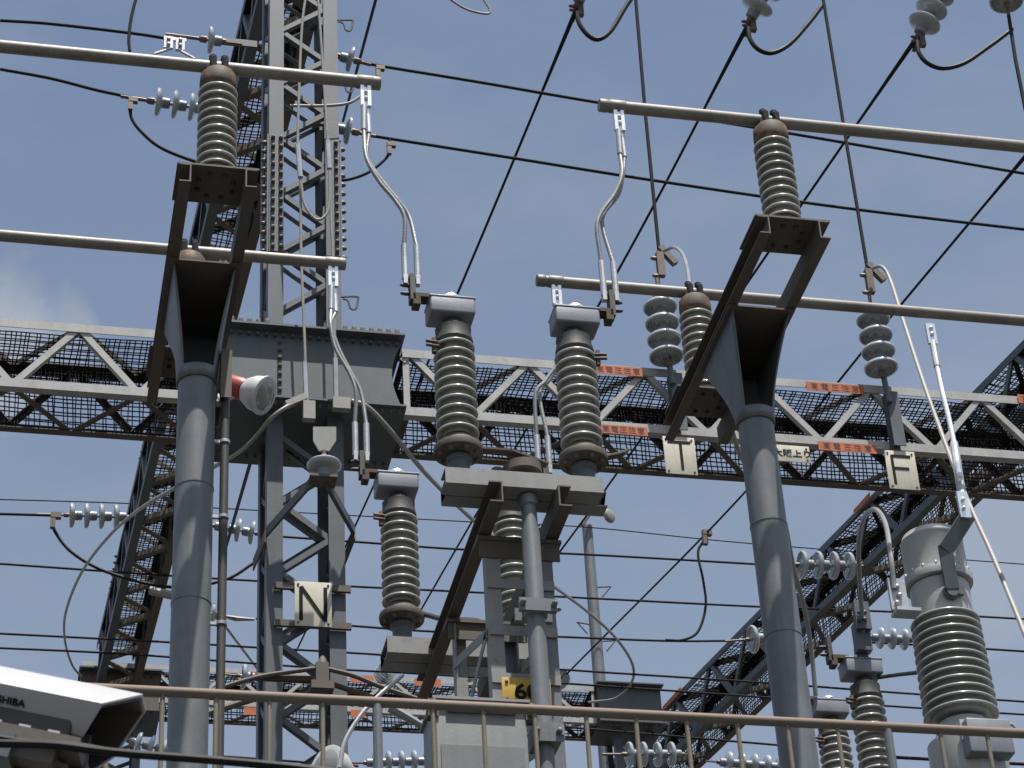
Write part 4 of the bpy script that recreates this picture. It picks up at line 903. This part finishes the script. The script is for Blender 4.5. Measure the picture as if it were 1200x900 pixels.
m = MB().tube([a + V((-.15, -.2, -.1)), a + V((.12, -.2, .35))], .045, 8); m.lathe([(.05, 0), (.11, .02), (.13, .06), (.11, .1), (.05, .12)], a + V((.28, -.25, .05)), V((.6, -.8, 0)), 18); m.build('head_insulator', 'cable', fp)

# bracket with pivot rods low on the tower, behind the railing
r = T('pivot_bracket', 'weathered pivot bracket with spread rods low on the tower', 'bracket', P(380, 800, Y=15.2))
MB().tube(spline(wlist([(240, 812), (300, 794), (350, 786), (376, 783)], 15.2), 6), .018, 8).build('rod', 'dark', r)
MB().tube(spline(wlist([(384, 784), (415, 792), (450, 806), (500, 822), (530, 826)], 15.2), 6), .018, 8).build('rod', 'dark', r)
MB().tube(wlist([(300, 793), (366, 797)], 15.25), .03, 8).build('rod', 'rust', r); MB().tube(wlist([(384, 800), (450, 822)], 15.25), .02, 8).build('rod', 'rust', r)
m = MB().box(P(377, 792, Y=15.2), (.09, .08, .18)); m.box(P(377, 806, Y=15.2), (.16, .12, .06)); m.lathe([(.04, 0), (.03, .05), (.012, .08)], P(378, 781, Y=15.2), Z1, 10); m.build('pivot_block', 'dark', r)
MB().tube(wlist([(244, 836), (300, 818)], 15.2), .025, 8).build('stay', 'dark', r)
wire('bright straight rod rising from the floodlight to the right past the railing post', wlist([(398, 900), (404, 870), (420, 842), (440, 819), (472, 791)], 11.0), [.012] * 20 + [.012] * 13, 'alu', group='flexible leads', name='conductor', cat='conductor')
m = MB().tube(wlist([(457, 829), (478, 841), (500, 853)], 14.5), [.035, .03, .02], 8); tag(m.build('pipe_stub', 'stand'), 'short pale pipe stub left of the cabinet below the rail', 'pipe')
# floodlights
def flood(label, c_, ax, s, redm, wm):
    ax = V(ax).normalized(); r = T('floodlight', label, 'floodlight', c_, 'floodlights')
    MB().lathe([(.045, -.30), (.075, -.29), (.082, -.27), (.085, -.13), (.08, -.11)], c_, ax, 24).build('housing', redm, r)
    MB().lathe([(.07, -.11), (.095, -.09), (.13, -.02), (.14, .04), (.138, .055)], c_, ax, 28).build('reflector', wm, r)
    MB().lathe([(.138, .05), (.148, .055), (.148, .07), (.135, .075)], c_, ax, 28).build('rim', wm, r)
    MB().lathe([(.134, .06), (.10, .085), (.04, .1)], c_, ax, 24).build('glass', 'lampglass', r)
    m = MB().tube([c_ + ax * -.2 + V((0, 0, -.09)), c_ + ax * -.32 + V((0, .03, -.14)), c_ + ax * -.4 + V((0, .08, -.02))], .014, 8); m.build('bracket', 'alu', r)
flood('white floodlight with a red housing between the left post and the joint box', P(301, 461, Y=14.9), V((.78, -.42, -.52)), 1, 'red', 'white')
flood('floodlight with a faded red housing at the bottom of the tower', P(391, 903, Y=14.2), V((-.8, -.6, .1)), 1, 'pinkred', 'white')

# ------------------------------------------------------------------ security camera in front, lower left
A = V((1, -.18, -.262)).normalized()
sv = A.cross(Z1).normalized() * 1; sv = V((sv.x, sv.y, sv.z));
if sv.y > 0: sv = -sv
wv = sv.cross(A).normalized()
if wv.z < 0: wv = -wv
o0 = P(120, 824, d=4.25)          # front end of the near ridge
sc_ = T('security_camera', 'white security camera in a sunshield housing at the lower left corner', 'security camera', o0)
def cp(u, v, w_): return o0 + A * u + sv * v + wv * w_
# sunshield: bent sheet, near lower face leaning in, near slope, top, far slope, far side
prof = [(-.036, -.052), (0, 0), (-.075, .068), (-.135, .068), (-.21, 0), (-.182, -.052)]
front = [-.024, 0, .045, .045, 0, -.024]
m = MB(); Lb = -.75; th = .005
inn = [(-.041, -.052), (-.006, -.002), (-.077, .062), (-.133, .062), (-.204, -.002), (-.177, -.052)]
vs = [cp(front[i], *prof[i]) for i in range(6)] + [cp(Lb, *prof[i]) for i in range(6)] + [cp(front[i], *inn[i]) for i in range(6)] + [cp(Lb, *inn[i]) for i in range(6)]
fs = []
for i in range(5): fs += [(i, i + 1, i + 7, i + 6), (12 + i, 18 + i, 19 + i, 13 + i), (i, 12 + i, 13 + i, i + 1), (6 + i, 7 + i, 19 + i, 18 + i)]
fs += [(0, 6, 18, 12), (5, 17, 23, 11)]
m.add(vs, fs); m.build('sunshield', 'camgrey', sc_, bevel=.0015)
shade_prof = [(-.043, -.051), (-.0085, -.003), (-.078, .0595), (-.132, .0595), (-.2015, -.003), (-.175, -.051)]; shade_prof2 = [(v_ + (.002 if v_ < -.105 else -.002), w_ - .002) for v_, w_ in shade_prof]
m = MB(); vs = [cp(front[i] - .004, *shade_prof[i]) for i in range(6)] + [cp(Lb, *shade_prof[i]) for i in range(6)] + [cp(front[i] - .004, *shade_prof2[i]) for i in range(6)] + [cp(Lb, *shade_prof2[i]) for i in range(6)]
m.add(vs, fs); m.build('hood_shade_sheet', 'camdark', sc_)  # added dark sheet: the shade inside the hood put in as colour
ax3 = (A, sv, wv)
bod_ = MB().box(cp(-.385, -.105, -.035), (.68, .165, .105), ax3).build('body', 'camdark', sc_, bevel=.008)
MB().lathe([(.045, 0), (.045, .02), (.04, .024), (.038, .012), (.0, .010)], cp(-.06, -.105, -.035), A, 24).build('lens', 'glass', bod_)
m = MB()
for k in range(9): m.box(cp(-.07 - k * .052, -.0200, -.0625), (.021, .004, .008), ax3)
m.build('slot_row', 'white', sc_)
MB().box(cp(-.38, -.10, -.075), (.72, .17, .022), ax3).build('base_plate', 'dark', sc_)
m = MB().box(cp(-.18, -.06, -.105), (.10, .10, .045), ax3); m.bolts([cp(-.20, -.005, -.10), cp(-.16, -.005, -.105)], sv, .009, .008); m.build('bracket', 'girder', sc_)
MB().box(cp(-.36, -.09, -.10), (.60, .12, .03), ax3).build('mount_bar', 'dark', sc_)
text('lettering', 'TOSHIBA', .0180, 'ink', sc_, cp(-.172, -.036 * .46 + .0022, -.024), A, (V(prof[1]) - V(prof[0])).normalized().x * sv + (V(prof[1]) - V(prof[0])).normalized().y * wv, .0012, 1.05, .0003)
mb_ = T('camera_mount_box', 'dark mounting box under the security camera at the bottom left corner', 'mounting box', P(30, 900, d=4.3))
MB().box(P(30, 905, d=4.35), (.21, .18, .09), (V((.995, 0, -.09)), Y1, V((.09, 0, .995)))).build('box', 'camdark', mb_, bevel=.004)
MB().box(P(60, 893, d=4.24), (.06, .004, .008), (V((.96, 0, -.28)), Y1, V((.28, 0, .96)))).build('slot_plate', 'dark', mb_)
for lab, pts, dd, rr in (('black cable crossing the bottom left corner, upper one', [(-10, 863), (30, 869), (80, 872), (130, 880), (148, 882)], 4.05, .0055), ('thick black cable drooping along the bottom edge from the camera', [(-10, 871), (60, 873), (110, 879), (160, 884), (240, 890), (330, 898), (420, 908)], 4.0, .0075)):
    wire(lab, [P(x, y, d=dd) for x, y in pts], rr, 'black', group='camera cables', name='cable', cat='cable')

for lab, x, y, Y in (('dark lug where the sagging jumper joins the lower left wire', 153, 122, 15.68), ('dark lug on the far left wire by the four disc string', 62, 610, 27.4), ('dark lug under the wire right of the tower, lower one', 456, 174, 15.66), ('dark lug under the wire right of the tower, upper one', 443, 84, 15.66), ('dark clamp on the slanting wire left of the right post', 826, 630, 26.8)):
    q = P(x, y, Y=Y); k = Y / 15; m = MB().box(q, (.035 * k, .035 * k, .12 * k)); m.box(q + V((.02 * k, 0, .04 * k)), (.07 * k, .04 * k, .04 * k))
    tag(m.build('wire_lug', 'clamp'), lab, 'clamp', 'wire lugs')
